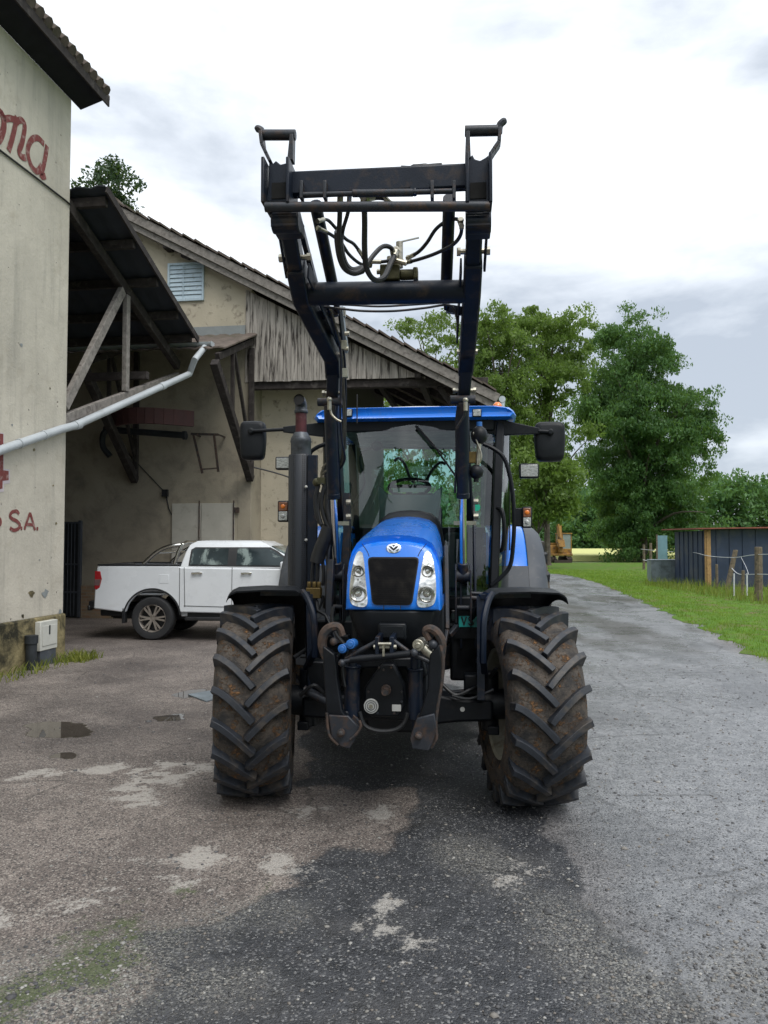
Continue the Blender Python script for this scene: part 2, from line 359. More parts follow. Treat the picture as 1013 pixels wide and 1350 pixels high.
K['stone']=mat('loose gravel',(.24,.235,.225),.85,0,.3,2,spec=.3)
K['leafdark']=leafmat('dark ash leaves',(.018,.066,.02),(.105,.215,.06),.4,.3)
K['leafmid']=leafmat('mid green leaves',(.05,.105,.02),(.19,.275,.06),.45,.3)
K['leafpale']=leafmat('airy birch leaves',(.065,.12,.026),(.2,.27,.07),.48,.35)
K['leaffir']=leafmat('conifer needles',(.012,.032,.014),(.035,.075,.03),.2,.6)
K['leafforest']=leafmat('far wood foliage',(.026,.085,.036),(.14,.27,.085),.35,.1)
K['leafshrub']=leafmat('shrub leaves',(.02,.055,.012),(.08,.14,.03),.3,1.2)
K['grassblade']=leafmat('grass blades',(.075,.165,.014),(.27,.38,.045),.45,.9)
K['weed']=leafmat('yellowing weeds',(.06,.1,.015),(.3,.3,.06),.4,3)

# ------------------------------------------------------------------ world, sun, camera
W=bpy.data.worlds.new('World'); S.world=W; W.use_nodes=True; t=W.node_tree; t.nodes.clear(); g=NG(t)
out=g.n('ShaderNodeOutputWorld'); bg=g.n('ShaderNodeBackground'); g.l(bg.outputs[0],out.inputs[0])
SUN_EL,SUN_AZ=58,150       # azimuth clockwise from +Y (view direction): high behind the right shoulder
sk=g.n('ShaderNodeTexSky',sky_type='NISHITA',sun_disc=False); sk.sun_elevation=R(SUN_EL); sk.sun_rotation=R(SUN_AZ)
gen=g.n('ShaderNodeTexCoord').outputs['Generated']; sep=g.n('ShaderNodeSeparateXYZ'); g.l(gen,sep.inputs[0]); z=sep.outputs[2]; x=sep.outputs[0]
wv=g.mapping(gen,(1.0,1.0,2.6),(1.7,.7,.55))
big=g.noise(wv,2.1,7,.52,.25); fine=g.noise(g.mapping(gen,(1,1,2.6),(.3,2.2,1.4)),5.5,6,.55,.2)
cl=g.math('ADD',g.math('MULTIPLY',big,.75),g.math('MULTIPLY',fine,.25))
# grey cloud bank low in the sky, bright cover above
low=g.mr(z,.28,.62,.115,-.075)
hor=g.mr(z,.02,.14,-.09,.0)
right=g.mr(x,-.45,.5,-.008,.025)
grey=g.mr(g.math('ADD',g.math('ADD',g.math('ADD',cl,low),hor),right),.44,.645)
ccol=g.mix(grey,(1.0,1.04,1.08),(.41,.455,.52))
skc=g.mix(1.0,sk.outputs[0],(.1,.1,.1),'MULTIPLY')
tot=g.mix(.1,ccol,skc); g.l(tot,bg.inputs[0]); bg.inputs[1].default_value=1.0
sun=bpy.data.lights.new('sun','SUN'); sun.energy=1.5; sun.angle=R(34); sun.color=(1,.97,.92); so=bpy.data.objects.new('sun',sun); COL.objects.link(so)
az=R(SUN_AZ); el=R(SUN_EL); sd=Vector((math.sin(az)*math.cos(el),math.cos(az)*math.cos(el),math.sin(el))); so.rotation_euler=(-sd).to_track_quat('-Z','Y').to_euler()
so.location=(0,0,30)
cd=bpy.data.cameras.new('camera'); co=bpy.data.objects.new('camera',cd); COL.objects.link(co); S.camera=co
co.location=(0,0,CH); co.rotation_euler=(R(90)+TH,0,0); cd.sensor_fit='VERTICAL'; cd.sensor_height=24; cd.lens=24*F/1350; cd.clip_end=3000; cd.clip_start=.05
cd.shift_x=0
S.view_settings.view_transform='Standard'; S.view_settings.look='None'; S.view_settings.gamma=1; S.view_settings.use_curve_mapping=False; S.view_settings.exposure=.56
S.cycles.max_bounces=8; S.cycles.transparent_max_bounces=16
# ------------------------------------------------------------------ ground
def hash2(i,j,s):
    h=np.sin(i*127.1+j*311.7+s*74.7)*43758.5453; return h-np.floor(h)
def vnoise(x,y,s):
    i=np.floor(x); j=np.floor(y); a=x-i; b=y-j; a=a*a*(3-2*a); b=b*b*(3-2*b)
    return (hash2(i,j,s)*(1-a)+hash2(i+1,j,s)*a)*(1-b)+(hash2(i,j+1,s)*(1-a)+hash2(i+1,j+1,s)*a)*b
def fbm(x,y,s,o=5):
    r=0;a=.5
    for k in range(o): r=r+a*vnoise(x,y,s+k*3.1); x=x*2.03; y=y*2.03; a*=.5
    return r
def inpoly(x,y,P):
    c=np.zeros(x.shape,bool); n=len(P)
    for i in range(n):
        x0,y0=P[i]; x1,y1=P[(i+1)%n]
        k=((y0>y)!=(y1>y))&(x<(x1-x0)*(y-y0)/((y1-y0) if abs(y1-y0)>1e-9 else 1e-9)+x0); c^=k
    return c
def sdist(x,y,P):
    d=np.full(x.shape,1e9); n=len(P)
    for i in range(n):
        x0,y0=P[i]; x1,y1=P[(i+1)%n]; dx=x1-x0; dy=y1-y0
        tt=np.clip(((x-x0)*dx+(y-y0)*dy)/(dx*dx+dy*dy+1e-9),0,1); d=np.minimum(d,np.hypot(x-x0-tt*dx,y-y0-tt*dy))
    return np.where(inpoly(x,y,P),-d,d)
def gp(pts): return [(G(a,b).x,G(a,b).y) for a,b in pts]
def soft(x,y,P,w,amp,s,fr=2.2):
    d=sdist(x,y,P)+(fbm(x*fr,y*fr,s)-.48)*amp
    return np.clip(.5-d/w,0,1)
def axis(a,b,step0,grow,c=0):
    out=[c]; st=step0
    p=c
    while p<b: st=max(step0,abs(p-c)*grow); p+=st; out.append(p)
    p=c
    while p>a: st=max(step0,abs(p-c)*grow); p-=st; out.insert(0,p)
    return np.array(out)
xs=axis(-26,16,.055,.022); ys=axis(-8,62,.055,.022,4.0)
X,Y=np.meshgrid(xs,ys); nx,ny=len(xs),len(ys)
DARK=soft(X,Y,gp([(396,1148),(455,1124),(520,1108),(545,1085),(540,1040),(470,1045),(400,1035),(398,960),(430,900),(600,900),(640,1000),(700,1060),(745,1120),(775,1190),(850,1270),(960,1345),(1100,1500),(100,1500),(170,1300),(200,1235),(300,1205),(380,1165)]),.24,.42,11,3.2)  # newer asphalt; the lobe under the tractor paints wet oil and its shadow together
white=np.zeros_like(X)
for P,am in (([(130,1045),(165,1030),(205,1040),(235,1025),(200,1060),(165,1070),(135,1062)],.25),([(85,1018),(160,1004),(250,1000),(345,985),(340,1005),(240,1030),(150,1022)],.5),([(325,1135),(360,1120),(398,1132),(390,1155),(350,1160)],.25),
     ([(215,1150),(250,1128),(300,1112),(316,1118),(262,1142),(250,1178),(220,1180)],.35),([(150,1135),(225,1122),(243,1130),(200,1146)],.25),([(90,1190),(130,1180),(140,1186),(100,1196)],.2),([(380,1068),(420,1055),(432,1068),(400,1080)],.2),([(470,1066),(510,1058),(520,1075),(488,1082)],.2),
     ([(515,1195),(570,1192),(578,1215),(530,1262),(512,1245)],.5),([(-20,1195),(12,1190),(14,1222),(-20,1230)],.2),([(400,1232),(425,1224),(430,1236),(405,1242)],.15),([(455,1225),(475,1218),(478,1234),(460,1240)],.15),([(235,1268),(262,1258),(266,1268),(240,1278)],.15),([(8,1030),(40,1018),(78,1020),(40,1034)],.3),([(660,1150),(690,1140),(700,1150),(670,1160)],.2)):
    white=np.maximum(white,soft(X,Y,gp(P),.22,am*1.6+.12,int(am*100)+3,5))
white*=np.clip((fbm(X*7,Y*11,55,6)-.32)*5,0,1)
moss=soft(X,Y,gp([(60,1250),(140,1205),(240,1180),(330,1180),(270,1225),(190,1260),(150,1330),(60,1400),(-80,1420),(-60,1300)]),.5,.5,21,2.5)*np.clip((fbm(X*4,Y*4,31)-.30)*3.5,0,1)
grav=np.maximum(soft(X,Y,gp([(-60,1270),(60,1275),(160,1240),(330,1185),(400,1175),(380,1200),(220,1250),(190,1345),(160,1500),(-200,1500)]),.35,.5,41,2.5),
     np.maximum(soft(X,Y,gp([(600,1120),(650,1130),(760,1200),(830,1270),(960,1350),(900,1380),(800,1290),(700,1200),(620,1150)]),.4,.6,43,2.5),soft(X,Y,gp([(900,1260),(1020,1260),(1030,1320),(940,1310)]),.3,.4,44)))
grav=np.maximum(grav,.8*soft(X,Y,gp([(240,1285),(330,1280),(340,1300),(260,1320)]),.25,.3,45))
WET=soft(X,Y,gp([(600,900),(640,800),(700,757),(745,752),(860,790),(1020,868),(1700,1000),(1900,1700),(760,1700),(660,1150),(620,1000)]),.9,1.0,61,.8)
pud=np.zeros_like(X)
for P in ([(14,958),(60,951),(110,952),(136,962),(128,973),(92,976),(40,970)],[(72,988),(98,981),(106,988),(92,998),(74,998)],[(205,945),(236,942),(240,949),(210,951)],[(230,915),(275,908),(282,916),(240,922)]):
    pud=np.maximum(pud,soft(X,Y,gp(P),.09,.34,71,3))
damp=np.clip((fbm(X*.9+3,Y*.9,81)-.47)*5,0,1)
damp=np.maximum(damp,soft(X,Y,gp([(600,1090),(760,1110),(900,1150),(1020,1210),(1400,1300),(1500,1800),(600,1800)]),1.6,1.0,83,1.2))
mud=np.clip((fbm(X*1.5,Y*.38,101,6)-.52)*7,0,1)*np.clip((Y-9)/6,0,1)*soft(X,Y,gp([(600,900),(640,800),(700,757),(745,752),(860,790),(1020,868),(1100,900),(800,900)]),1.2,1.2,103,.9)
far_=np.clip((Y-9)/6,0,1); rut=np.clip(1-np.abs(fbm(X*1.3-Y*.28,Y*.16,91,4)-.5)/.035,0,1)*WET*(.25+.75*far_)*np.clip((fbm(X*2,Y*1.1,97)-.35)*5,0,1)
gm=bpy.data.meshes.new('asphalt_yard'); V=np.stack([X,Y,np.zeros_like(X)],-1).reshape(-1,3)
idx=np.arange(nx*ny).reshape(ny,nx); Fq=np.stack([idx[:-1,:-1],idx[:-1,1:],idx[1:,1:],idx[1:,:-1]],-1).reshape(-1,4)
gm.vertices.add(len(V)); gm.vertices.foreach_set('co',V.ravel()); gm.loops.add(Fq.size); gm.loops.foreach_set('vertex_index',Fq.ravel()); gm.polygons.add(len(Fq)); gm.polygons.foreach_set('loop_start',np.arange(0,Fq.size,4)); gm.update(calc_edges=True)
for nm,(a,b,c) in (('ma',(DARK,white,moss)),('mb',(WET,pud,grav)),('mc',(damp,rut,mud))):
    at=gm.color_attributes.new(nm,'FLOAT_COLOR','POINT'); d=np.ones((nx*ny,4),np.float32); d[:,0]=a.ravel(); d[:,1]=b.ravel(); d[:,2]=c.ravel(); at.data.foreach_set('color',d.ravel())
m,t=nt('old asphalt'); g=NG(t); out=g.n('ShaderNodeOutputMaterial'); b=g.n('ShaderNodeBsdfPrincipled'); g.l(b.outputs[0],out.inputs[0])
tc=g.n('ShaderNodeTexCoord').outputs['Object']
def att(n):
    a=g.n('ShaderNodeAttribute',attribute_name=n); s=g.n('ShaderNodeSeparateColor'); g.l(a.outputs['Color'],s.inputs[0]); return s.outputs
a1=att('ma'); a2=att('mb'); a3=att('mc')
nf=g.noise(tc,55,3,.7); nff=g.noise(tc,160,2,.7); nm_=g.noise(tc,9,6,.65); nl=g.noise(tc,1.3,6,.6)
vo=g.n('ShaderNodeTexVoronoi'); vo.inputs['Scale'].default_value=105; g.l(tc,vo.inputs['Vector']); vs=g.n('ShaderNodeSeparateColor'); g.l(vo.outputs['Color'],vs.inputs[0])
pink=g.mix(g.mr(nl,.35,.65),(.185,.156,.14),(.345,.297,.264)); pink=g.mix(g.mr(nm_,.35,.7),g.mix(1,pink,(.62,.6,.6),'MULTIPLY'),pink)
pink=g.mix(g.math('MULTIPLY',g.mr(vs.outputs[0],.78,.86),.7),pink,(.42,.38,.34)); pink=g.mix(g.math('MULTIPLY',g.mr(vs.outputs[1],.74,.84),.75),pink,(.03,.028,.029)); pink=g.mix(g.math('MULTIPLY',g.mr(vo.outputs['Distance'],.45,.7),.5),pink,(.04,.037,.036))
pink=g.mix(g.math('MULTIPLY',a3[0],.55),pink,g.mix(1,pink,(.42,.41,.43),'MULTIPLY'))
wetc=g.mix(g.mr(nm_,.35,.7),(.155,.16,.17),(.28,.285,.295)); wetc=g.mix(g.math('MULTIPLY',g.mr(vs.outputs[0],.8,.9),.55),wetc,(.38,.38,.38)); wetc=g.mix(g.math('MULTIPLY',g.mr(vs.outputs[1],.76,.85),.75),wetc,(.025,.025,.028))
wetc=g.mix(g.math('MULTIPLY',a3[1],.8),wetc,(.03,.029,.028))
wetc=g.mix(g.math('MULTIPLY',a3[0],.6),wetc,g.mix(1,wetc,(.5,.5,.51),'MULTIPLY')); wetc=g.mix(g.math('MULTIPLY',a3[2],.75),wetc,(.06,.054,.047))
c=g.mix(a2[0],pink,wetc)
edge=g.mr(g.math('ADD',a1[0],g.math('MULTIPLY',g.math('SUBTRACT',nf,.5),.6)),.4,.6)
dkc=g.mix(g.mr(nm_,.35,.7),(.022,.024,.028),(.06,.062,.069)); dkc=g.mix(g.math('MULTIPLY',g.mr(vs.outputs[0],.86,.93),.65),dkc,(.26,.26,.26)); dkc=g.mix(g.math('MULTIPLY',g.mr(vs.outputs[2],.8,.9),.6),dkc,(.012,.012,.014)); dkc=g.mix(g.math('MULTIPLY',g.mr(nl,.5,.7),.5),dkc,(.075,.072,.07))
c=g.mix(edge,c,dkc); rg=g.math('SUBTRACT',1,g.math('MULTIPLY',g.math('ABSOLUTE',g.math('SUBTRACT',edge,.5)),2.0)); c=g.mix(g.math('MULTIPLY',rg,g.mr(nm_,.45,.6,0,.6)),c,(.016,.015,.014))
c=g.mix(g.math('MULTIPLY',a2[2],g.mr(nf,.4,.6)),c,g.mix(g.mr(vs.outputs[2],.2,.9),(.06,.06,.055),(.33,.32,.29)))
n22=g.noise(tc,20,7,.7); wf=g.mr(g.math('ADD',a1[1],g.math('ADD',g.math('MULTIPLY',g.math('SUBTRACT',nf,.5),1.5),g.math('MULTIPLY',g.math('SUBTRACT',n22,.5),2.6))),.44,.80)
wf=g.math('MULTIPLY',wf,g.mr(a1[1],.02,.12)); ck=g.n('ShaderNodeTexVoronoi',feature='DISTANCE_TO_EDGE'); ck.inputs['Scale'].default_value=.75; g.l(g.mix(.12,tc,g.noise(tc,3,4)),ck.inputs['Vector'])
crk=g.math('MULTIPLY',g.mr(g.math('ADD',ck.outputs['Distance'],g.math('MULTIPLY',g.math('SUBTRACT',nf,.5),.02)),.012,.003),g.mr(nl,.46,.56)); c=g.mix(g.math('MULTIPLY',crk,.45),c,(.02,.019,.018))
c=g.mix(g.math('MULTIPLY',wf,.66),c,(.46,.435,.40))
mf=g.mr(g.math('ADD',a1[2],g.math('ADD',g.math('MULTIPLY',g.math('SUBTRACT',nf,.5),1.4),g.math('MULTIPLY',g.math('SUBTRACT',nm_,.5),2.4))),.45,.9); c=g.mix(g.math('MULTIPLY',mf,.75),c,(.055,.08,.02))
pf=g.mr(g.math('ADD',a2[1],g.math('MULTIPLY',g.math('SUBTRACT',nm_,.5),.5)),.42,.58)
c=g.mix(g.math('MULTIPLY',pf,.8),c,(.04,.034,.028))
g.l(c,b.inputs['Base Color'])
r=g.mr(nm_,.3,.7,.62,.9); r=g.mix(g.math('MULTIPLY',a2[0],.9),r,g.mr(nl,.38,.62,.12,.42)); r=g.mix(g.math('MULTIPLY',edge,.5),r,.5); r=g.mix(g.math('MULTIPLY',a3[0],.35),r,.35); r=g.mix(pf,r,.02)
for l_ in list(t.links):
    pass
g.l(r,b.inputs['Roughness']); b.inputs['Specular IOR Level'].default_value=.5
hh=g.math('ADD',g.math('MULTIPLY',nf,.6),g.math('ADD',g.math('MULTIPLY',vo.outputs['Distance'],-.5),g.math('MULTIPLY',nm_,.8)))
hh=g.math('MULTIPLY',hh,g.math('MULTIPLY',g.math('SUBTRACT',1,pf),g.math('SUBTRACT',1,g.math('MULTIPLY',a2[0],.5))))
g.l(g.bump(hh,.012),b.inputs['Normal']); gm.materials.append(m)
yard=bpy.data.objects.new('asphalt_yard',gm); COL.objects.link(yard); tag(yard,'patched grey and brown wet asphalt yard with a farm track','ground',kind='structure')
# land to the horizon
gmat=mat('meadow soil',(.09,.13,.03),.9,0,.4,.3,c2=(.14,.12,.05),c2amt=(.55,.75))
o=MB().add([(-900,-300,-.05),(900,-300,-.05),(900,1500,-.05),(-900,1500,-.05)],[(0,1,2,3)]).build('ground',gmat,smooth=0); tag(o,'flat green land reaching the horizon','ground',kind='structure')
# grass verge to the right of the track and beyond its end
def edge_x(y):
    E=[(-8,1.9),(5,4.45),(11.4,5.68),(18,6.94),(31.7,9.13),(40,9.95),(44,9.7),(47,8.2),(49,4.5),(50,-2),(51,-30)]
    for (y0,x0),(y1,x1) in zip(E,E[1:]):
        if y<=y1: return x0+(x1-x0)*max(0,(y-y0))/(y1-y0)
    return -30
vy=[-8+.25*i for i in range(237)]+[51.2,66.0]
VV=[];FF=[]
for i,y in enumerate(vy):
    ex=edge_x(y)+.8*(float(fbm(np.array(y*1.7),np.array(3.),9))-.48)+.12*(rng.random()-.5)
    cols=[ex,ex+.25,ex+.8,ex+2.5,70]
    for j,x in enumerate(cols): VV.append((x,y,(.006,.03,.05,.06,.06)[j]))
    if i:
        for j in range(4): a=(i-1)*5+j; FF.append((a,a+1,a+6,a+5))
vm=mat('grass verge turf',(.10,.19,.03),.9,0,.4,2.5,c2=(.16,.13,.07),c2amt=(.5,.66),c2scale=1.3,bump=.03,bscale=25,spec=.1)
o=MB().add(VV,FF).build('grass_verge',vm); tag(o,'bright green grass verge beside the track','grass verge',kind='structure')
fm=mat('ripening crop',(.52,.52,.22),.95,0,.15,.25,c2=(.4,.44,.16),bump=.08,bscale=6,spec=.05,stretch=(.3,1,1))
o=MB().box(-60,110,74,165,-.02,.55).build('crop_field',fm); tag(o,'pale yellow green crop field behind the trees','field',kind='structure')

# ------------------------------------------------------------------ scattered stuff
def np_mesh(name,V,F,mt,kind='stuff',label=None,cat=None,parent=None):
    me=bpy.data.meshes.new(name); k=F.shape[1]
    me.vertices.add(len(V)); me.vertices.foreach_set('co',V.astype(np.float32).ravel()); me.loops.add(F.size); me.loops.foreach_set('vertex_index',F.astype(np.int32).ravel())
    me.polygons.add(len(F)); me.polygons.foreach_set('loop_start',np.arange(0,F.size,k,dtype=np.int32)); me.update(calc_edges=True); me.materials.append(mt)
    o=bpy.data.objects.new(name,me); COL.objects.link(o)
    if parent: o.parent=parent
    if kind: o['kind']=kind
    if label: tag(o,label,cat)
    return o
N=np.random.default_rng(5)
def samp(grid,x,y):
    i=np.clip(np.searchsorted(xs,x),0,nx-1); j=np.clip(np.searchsorted(ys,y),0,ny-1); return grid[j,i]
n=70000; d=2.6+9*N.random(n)**1.6; ax_=(N.random(n)*1.1-.55)*d
keep=N.random(n)<(.05+.75*samp(grav,ax_,d)+.06*samp(DARK,ax_,d)+.10*samp(WET,ax_,d))*(1-.9*samp(pud,ax_,d))
px_,py_=ax_[keep],d[keep]; n=len(px_)
oct_=np.array([(1,0,0),(0,1,0),(-1,0,0),(0,-1,0),(0,0,.8),(.6,.6,.5),(-.6,.6,.45),(-.6,-.6,.5),(.6,-.6,.45)],float)
of=np.array([(0,5,8),(0,1,5),(1,2,6),(1,6,5),(2,3,7),(2,7,6),(3,0,8),(3,8,7),(4,5,6),(4,6,7),(4,7,8),(4,8,5)])
sz=(.0028+.0075*N.random(n)**3.5)*(1+.25*(py_-3)/3); big=N.random(n)<.012; sz[big]*=2.0
an=N.random(n)*2*PI; jit=1+.5*(N.random((n,9,3))-.5); P=oct_[None]*jit*np.stack([sz*(.8+.6*N.random(n)),sz,sz*.7],-1)[:,None,:]
ca,sa=np.cos(an)[:,None],np.sin(an)[:,None]; PX=P[...,0]*ca-P[...,1]*sa+px_[:,None]; PY=P[...,0]*sa+P[...,1]*ca+py_[:,None]
V=np.stack([PX,PY,P[...,2]+.001],-1).reshape(-1,3); Fm=(of[None]+9*np.arange(n)[:,None,None]).reshape(-1,3)
m,t=nt('loose stones'); g=NG(t); out=g.n('ShaderNodeOutputMaterial'); b=g.n('ShaderNodeBsdfPrincipled'); g.l(b.outputs[0],out.inputs[0]); geo=g.n('ShaderNodeNewGeometry')
rp=g.n('ShaderNodeValToRGB'); g.l(geo.outputs['Random Per Island'],rp.inputs[0]); e=rp.color_ramp.elements; e[0].color=(.05,.05,.052,1); e[1].color=(.34,.33,.31,1)
for p_,c_ in ((.45,(.11,.11,.115,1)),(.7,(.17,.15,.13,1)),(.9,(.22,.215,.2,1))): q=e.new(p_); q.color=c_
g.l(rp.outputs[0],b.inputs['Base Color']); b.inputs['Roughness'].default_value=.75
np_mesh('gravel',V,Fm,m,label='loose gravel scattered over the asphalt',cat='gravel')
def blades(name,pts,hgt,wid,mt,label,cat,lean=.5):
    n=len(pts); an=N.random(n)*2*PI; h=hgt*(.5+N.random(n)); w=wid*(.6+.8*N.random(n)); ln=lean*h*(.3+N.random(n)); a2=N.random(n)*2*PI
    bx,by,bz=pts[:,0],pts[:,1],pts[:,2]; cx,cy=np.cos(an)*w/2,np.sin(an)*w/2; lx,ly=np.cos(a2)*ln,np.sin(a2)*ln
    V=np.stack([np.stack([bx-cx,by-cy,bz],-1),np.stack([bx+cx,by+cy,bz],-1),np.stack([bx+cx*.7+lx*.4,by+cy*.7+ly*.4,bz+h*.6],-1),np.stack([bx-cx*.7+lx*.4,by-cy*.7+ly*.4,bz+h*.6],-1),np.stack([bx+lx,by+ly,bz+h],-1)],1).reshape(-1,3)
    k=5*np.arange(n)[:,None]; F=np.concatenate([k+np.array([[0,1,2]]),k+np.array([[0,2,3]]),k+np.array([[3,2,4]])]); 
    return np_mesh(name,V,F,mt,label=label,cat=cat)
n=90000; yy=8+46*N.random(n)**1.7; ex=np.array([edge_x(v) for v in yy]); xx=ex+(-.12+ (.15+10*N.random(n))*N.random(n)**.8*np.minimum(1,yy/14))
gx=np.stack([xx,yy,np.full(n,.02)],-1); thin=(xx-ex<.45)&(N.random(n)<.72); gx=gx[~thin]
sc_=(gx[:,1]/12)
o=blades('grass',gx,.055,.012,K['grassblade'],'short bright grass growing on the verge','grass'); 
# scale far blades so they still read as turf
co_=np.empty(len(o.data.vertices)*3,np.float32); o.data.vertices.foreach_get('co',co_); co_=co_.reshape(-1,5,3); s_=np.clip(gx[:,1]/14,1,2.6)[:,None]; base=co_[:,:2].mean(1,keepdims=True); co_[:,:,:2]=base[:,:,:2]+(co_[:,:,:2]-base[:,:,:2])*s_[:,:,None]*1.0; co_[:,:,2]=.02+(co_[:,:,2]-.02)*(1+.25*(s_-1)); o.data.vertices.foreach_set('co',co_.ravel()); o.data.update()
n=1500; fx_=12.6+9*N.random(n)**.8; fp=np.stack([10.3+N.random(n)*7*N.random(n),21+10*N.random(n),np.full(n,.03)],-1)
blades('tall_grass',fp,.32,.02,K['weed'],'taller rough grass around the fence posts','grass')

# ------------------------------------------------------------------ trees
def leaves(cent,rad,per,size,flat=1.0,droop=0.0,seed=1):
    """leaf quads scattered through clumps: cent (k,3), rad (k,3)"""
    q=np.random.default_rng(seed); k=len(cent); c=np.repeat(cent,per,0); r=np.repeat(rad,per,0); n=len(c)
    d=q.normal(size=(n,3)); d/=np.linalg.norm(d,axis=1,keepdims=True); p=c+d*r*(q.random((n,1))**.42)
    nrm=q.normal(size=(n,3)); nrm[:,2]*=flat; nrm/=np.linalg.norm(nrm,axis=1,keepdims=True)
    t=np.cross(nrm,q.normal(size=(n,3))); t[:,2]-=droop; t/=np.linalg.norm(t,axis=1,keepdims=True)+1e-9; b=np.cross(nrm,t); s=size*(.6+.8*q.random((n,1)))
    V=np.stack([p-t*s,p+b*s*.45,p+t*s,p-b*s*.45],1).reshape(-1,3); F=(np.arange(4)[None]+4*np.arange(n)[:,None]); return V,F
def crown_clumps(prof,nc,cr,seed,shell=.55,oy=0):
    """prof: [(z,xc,r)] stacked rounds (the crown is round in plan); clumps biased to the outside"""
    q=np.random.default_rng(seed); zs=np.array([p[0] for p in prof]); rr=np.array([p[2] for p in prof]); xc=np.array([p[1] for p in prof])
    tt=np.linspace(zs.min(),zs.max(),400); o=np.argsort(zs); wr=np.interp(tt,zs[o],rr[o])**1.6+.05; cdf=np.cumsum(wr)/wr.sum()
    z=np.interp(q.random(nc),cdf,tt); r=np.interp(z,zs[o],rr[o]); x0=np.interp(z,zs[o],xc[o]); a=q.random(nc)*2*PI; f=shell+(1-shell)*q.random(nc)**.6; f=np.where(q.random(nc)<.25,q.random(nc),f)
    f=f*(1+.14*q.normal(size=nc))
    cc=np.stack([x0+np.cos(a)*r*f,np.sin(a)*r*f*.9+oy,z],-1); rad=cr*(.55+.9*q.random((nc,1)))*np.array([[1,1,.8]])
    return cc,rad
def tree(name,label,base,prof,trunk_h,trunk_r,nc,cr,per,size,leaf,seed,group=None,cat='tree',shell=.55,droop=.3,limbs=16,lean=(0,0),bough=0,spread=1.0):
    root=thing(name,label,cat,base,0,group)
    if bough:
        bc,_=crown_clumps(prof,bough,1,seed,shell); qb=np.random.default_rng(seed+9); k=nc//bough; sp0=spread*(.6+.8*qb.random((bough,1)))
        off=qb.normal(size=(bough,k,3))*np.array([1,1,.42])*sp0[:,None]; off[:,:,2]-=.16*(off[:,:,0]**2+off[:,:,1]**2)/np.maximum(.5,sp0)
        cc=(bc[:,None]+off).reshape(-1,3); cc[:,2]=np.maximum(cc[:,2],.4); nc=len(cc); rad=cr*(.55+.9*qb.random((nc,1)))*np.array([[1,1,.75]])
    else: cc,rad=crown_clumps(prof,nc,cr,seed,shell)
    V,Fq=leaves(cc,rad,per,size,1.0,droop,seed+1)
    np_mesh('crown',V,Fq,leaf,kind=None,parent=root)
    mb=MB(); q=random.Random(seed); top=Vector((prof[-1][1]*.8+lean[0],lean[1],trunk_h)); pts=[Vector((0,0,-.1)),Vector((top.x*.15,.1,trunk_h*.25)),Vector((top.x*.45,-.1,trunk_h*.55)),top]
    mb.tube(spline(pts,5),[trunk_r*(1-.9*i/15)*(1.25 if i==0 else 1) for i in range(16)],9)
    sp=spline(pts,5)
    for i in range(limbs):
        c=cc[q.randrange(nc)]; b=sp[min(14,max(3,int(15*min(.9,max(.15,(c[2]*.72)/trunk_h)))))]; e=Vector(c); mid=(b+e)/2+Vector((0,0,.12*(e-b).length))
        mb.tube(spline([b,mid,e],4),[trunk_r*.38*(1-.85*k/8) for k in range(9)],6)
    mb.build('trunk',K['bark'],root); return root
def prof_px(rows,D):
    """outline rows (py, left px, right px) at distance D -> crown profile and base x"""
    out=[]
    for py,a,b in rows: p=WORLD.fy((a+b)/2,py,D); q=WORLD.fy(b,py,D); out.append((p.z,p.x,max(.15,(q.x-p.x))))
    return sorted(out)
def tree_px(rows,D,bx,**k):
    pr=prof_px(rows,D); x0=WORLD.fy(bx,735,D).x; pr=[(z,x-x0,r) for z,x,r in pr]; return tree(base=(x0,D,0),prof=pr,**k)
tree_px([(412,832,856),(420,818,864),(432,803,872),(450,790,880),(480,776,888),(505,776,904),(530,772,916),(555,770,932),(580,774,928),(605,780,918),(625,780,904),(650,784,910),(675,790,916),(700,796,910),(722,812,888),(738,826,870)],72,848,name='broad_ash_tree',label='big dense dark green tree with drooping branches at the end of the track',
   trunk_h=19,trunk_r=.5,nc=2000,cr=.72,per=72,size=.155,bough=180,spread=1.0,leaf=K['leafdark'],seed=3,droop=1.2,shell=.5,limbs=34)
tree_px([(409,700,745),(425,665,765),(450,655,775),(490,660,772),(530,668,768),(570,672,758),(610,678,752),(640,690,756),(665,690,755)],58,722,name='birch_tree',label='tall airy pale green birch just left of the dark tree',
   trunk_h=15.5,trunk_r=.28,nc=480,cr=.62,per=75,size=.135,bough=60,spread=.85,leaf=K['leafmid'],seed=12,droop=.9,shell=.25,limbs=34,group='trees behind the barn')
tree_px([(408,640,690),(425,615,700),(460,600,705),(500,605,700),(540,610,695),(580,612,700),(620,600,690),(660,600,690),(690,600,700)],54,655,name='birch_tree',label='mid green tree rising behind the tractor cab roof',
   trunk_h=14.5,trunk_r=.26,nc=520,cr=.62,per=75,size=.135,bough=65,spread=.85,leaf=K['leafmid'],seed=22,droop=.8,shell=.3,limbs=30,group='trees behind the barn')
tree_px([(413,560,600),(425,520,610),(445,505,620),(470,500,625),(510,510,620),(560,500,620),(610,480,600),(650,470,600),(690,470,600)],60,556,name='birch_tree',label='thin pale tree with gaps above the barn roof',
   trunk_h=16.5,trunk_r=.25,nc=400,cr=.6,per=65,size=.13,bough=50,spread=.85,leaf=K['leafpale'],seed=31,droop=.7,shell=.25,limbs=30,group='trees behind the barn')
tree_px([(600,690,745),(620,682,760),(650,684,765),(672,688,758),(684,692,745)],50,704,name='leafy_bush_tree',label='low leafy tree under the tall birch behind the tractor mirror',
   trunk_h=4.2,trunk_r=.16,nc=80,cr=.85,per=90,size=.16,leaf=K['leafmid'],seed=41,limbs=14,group='trees behind the barn')
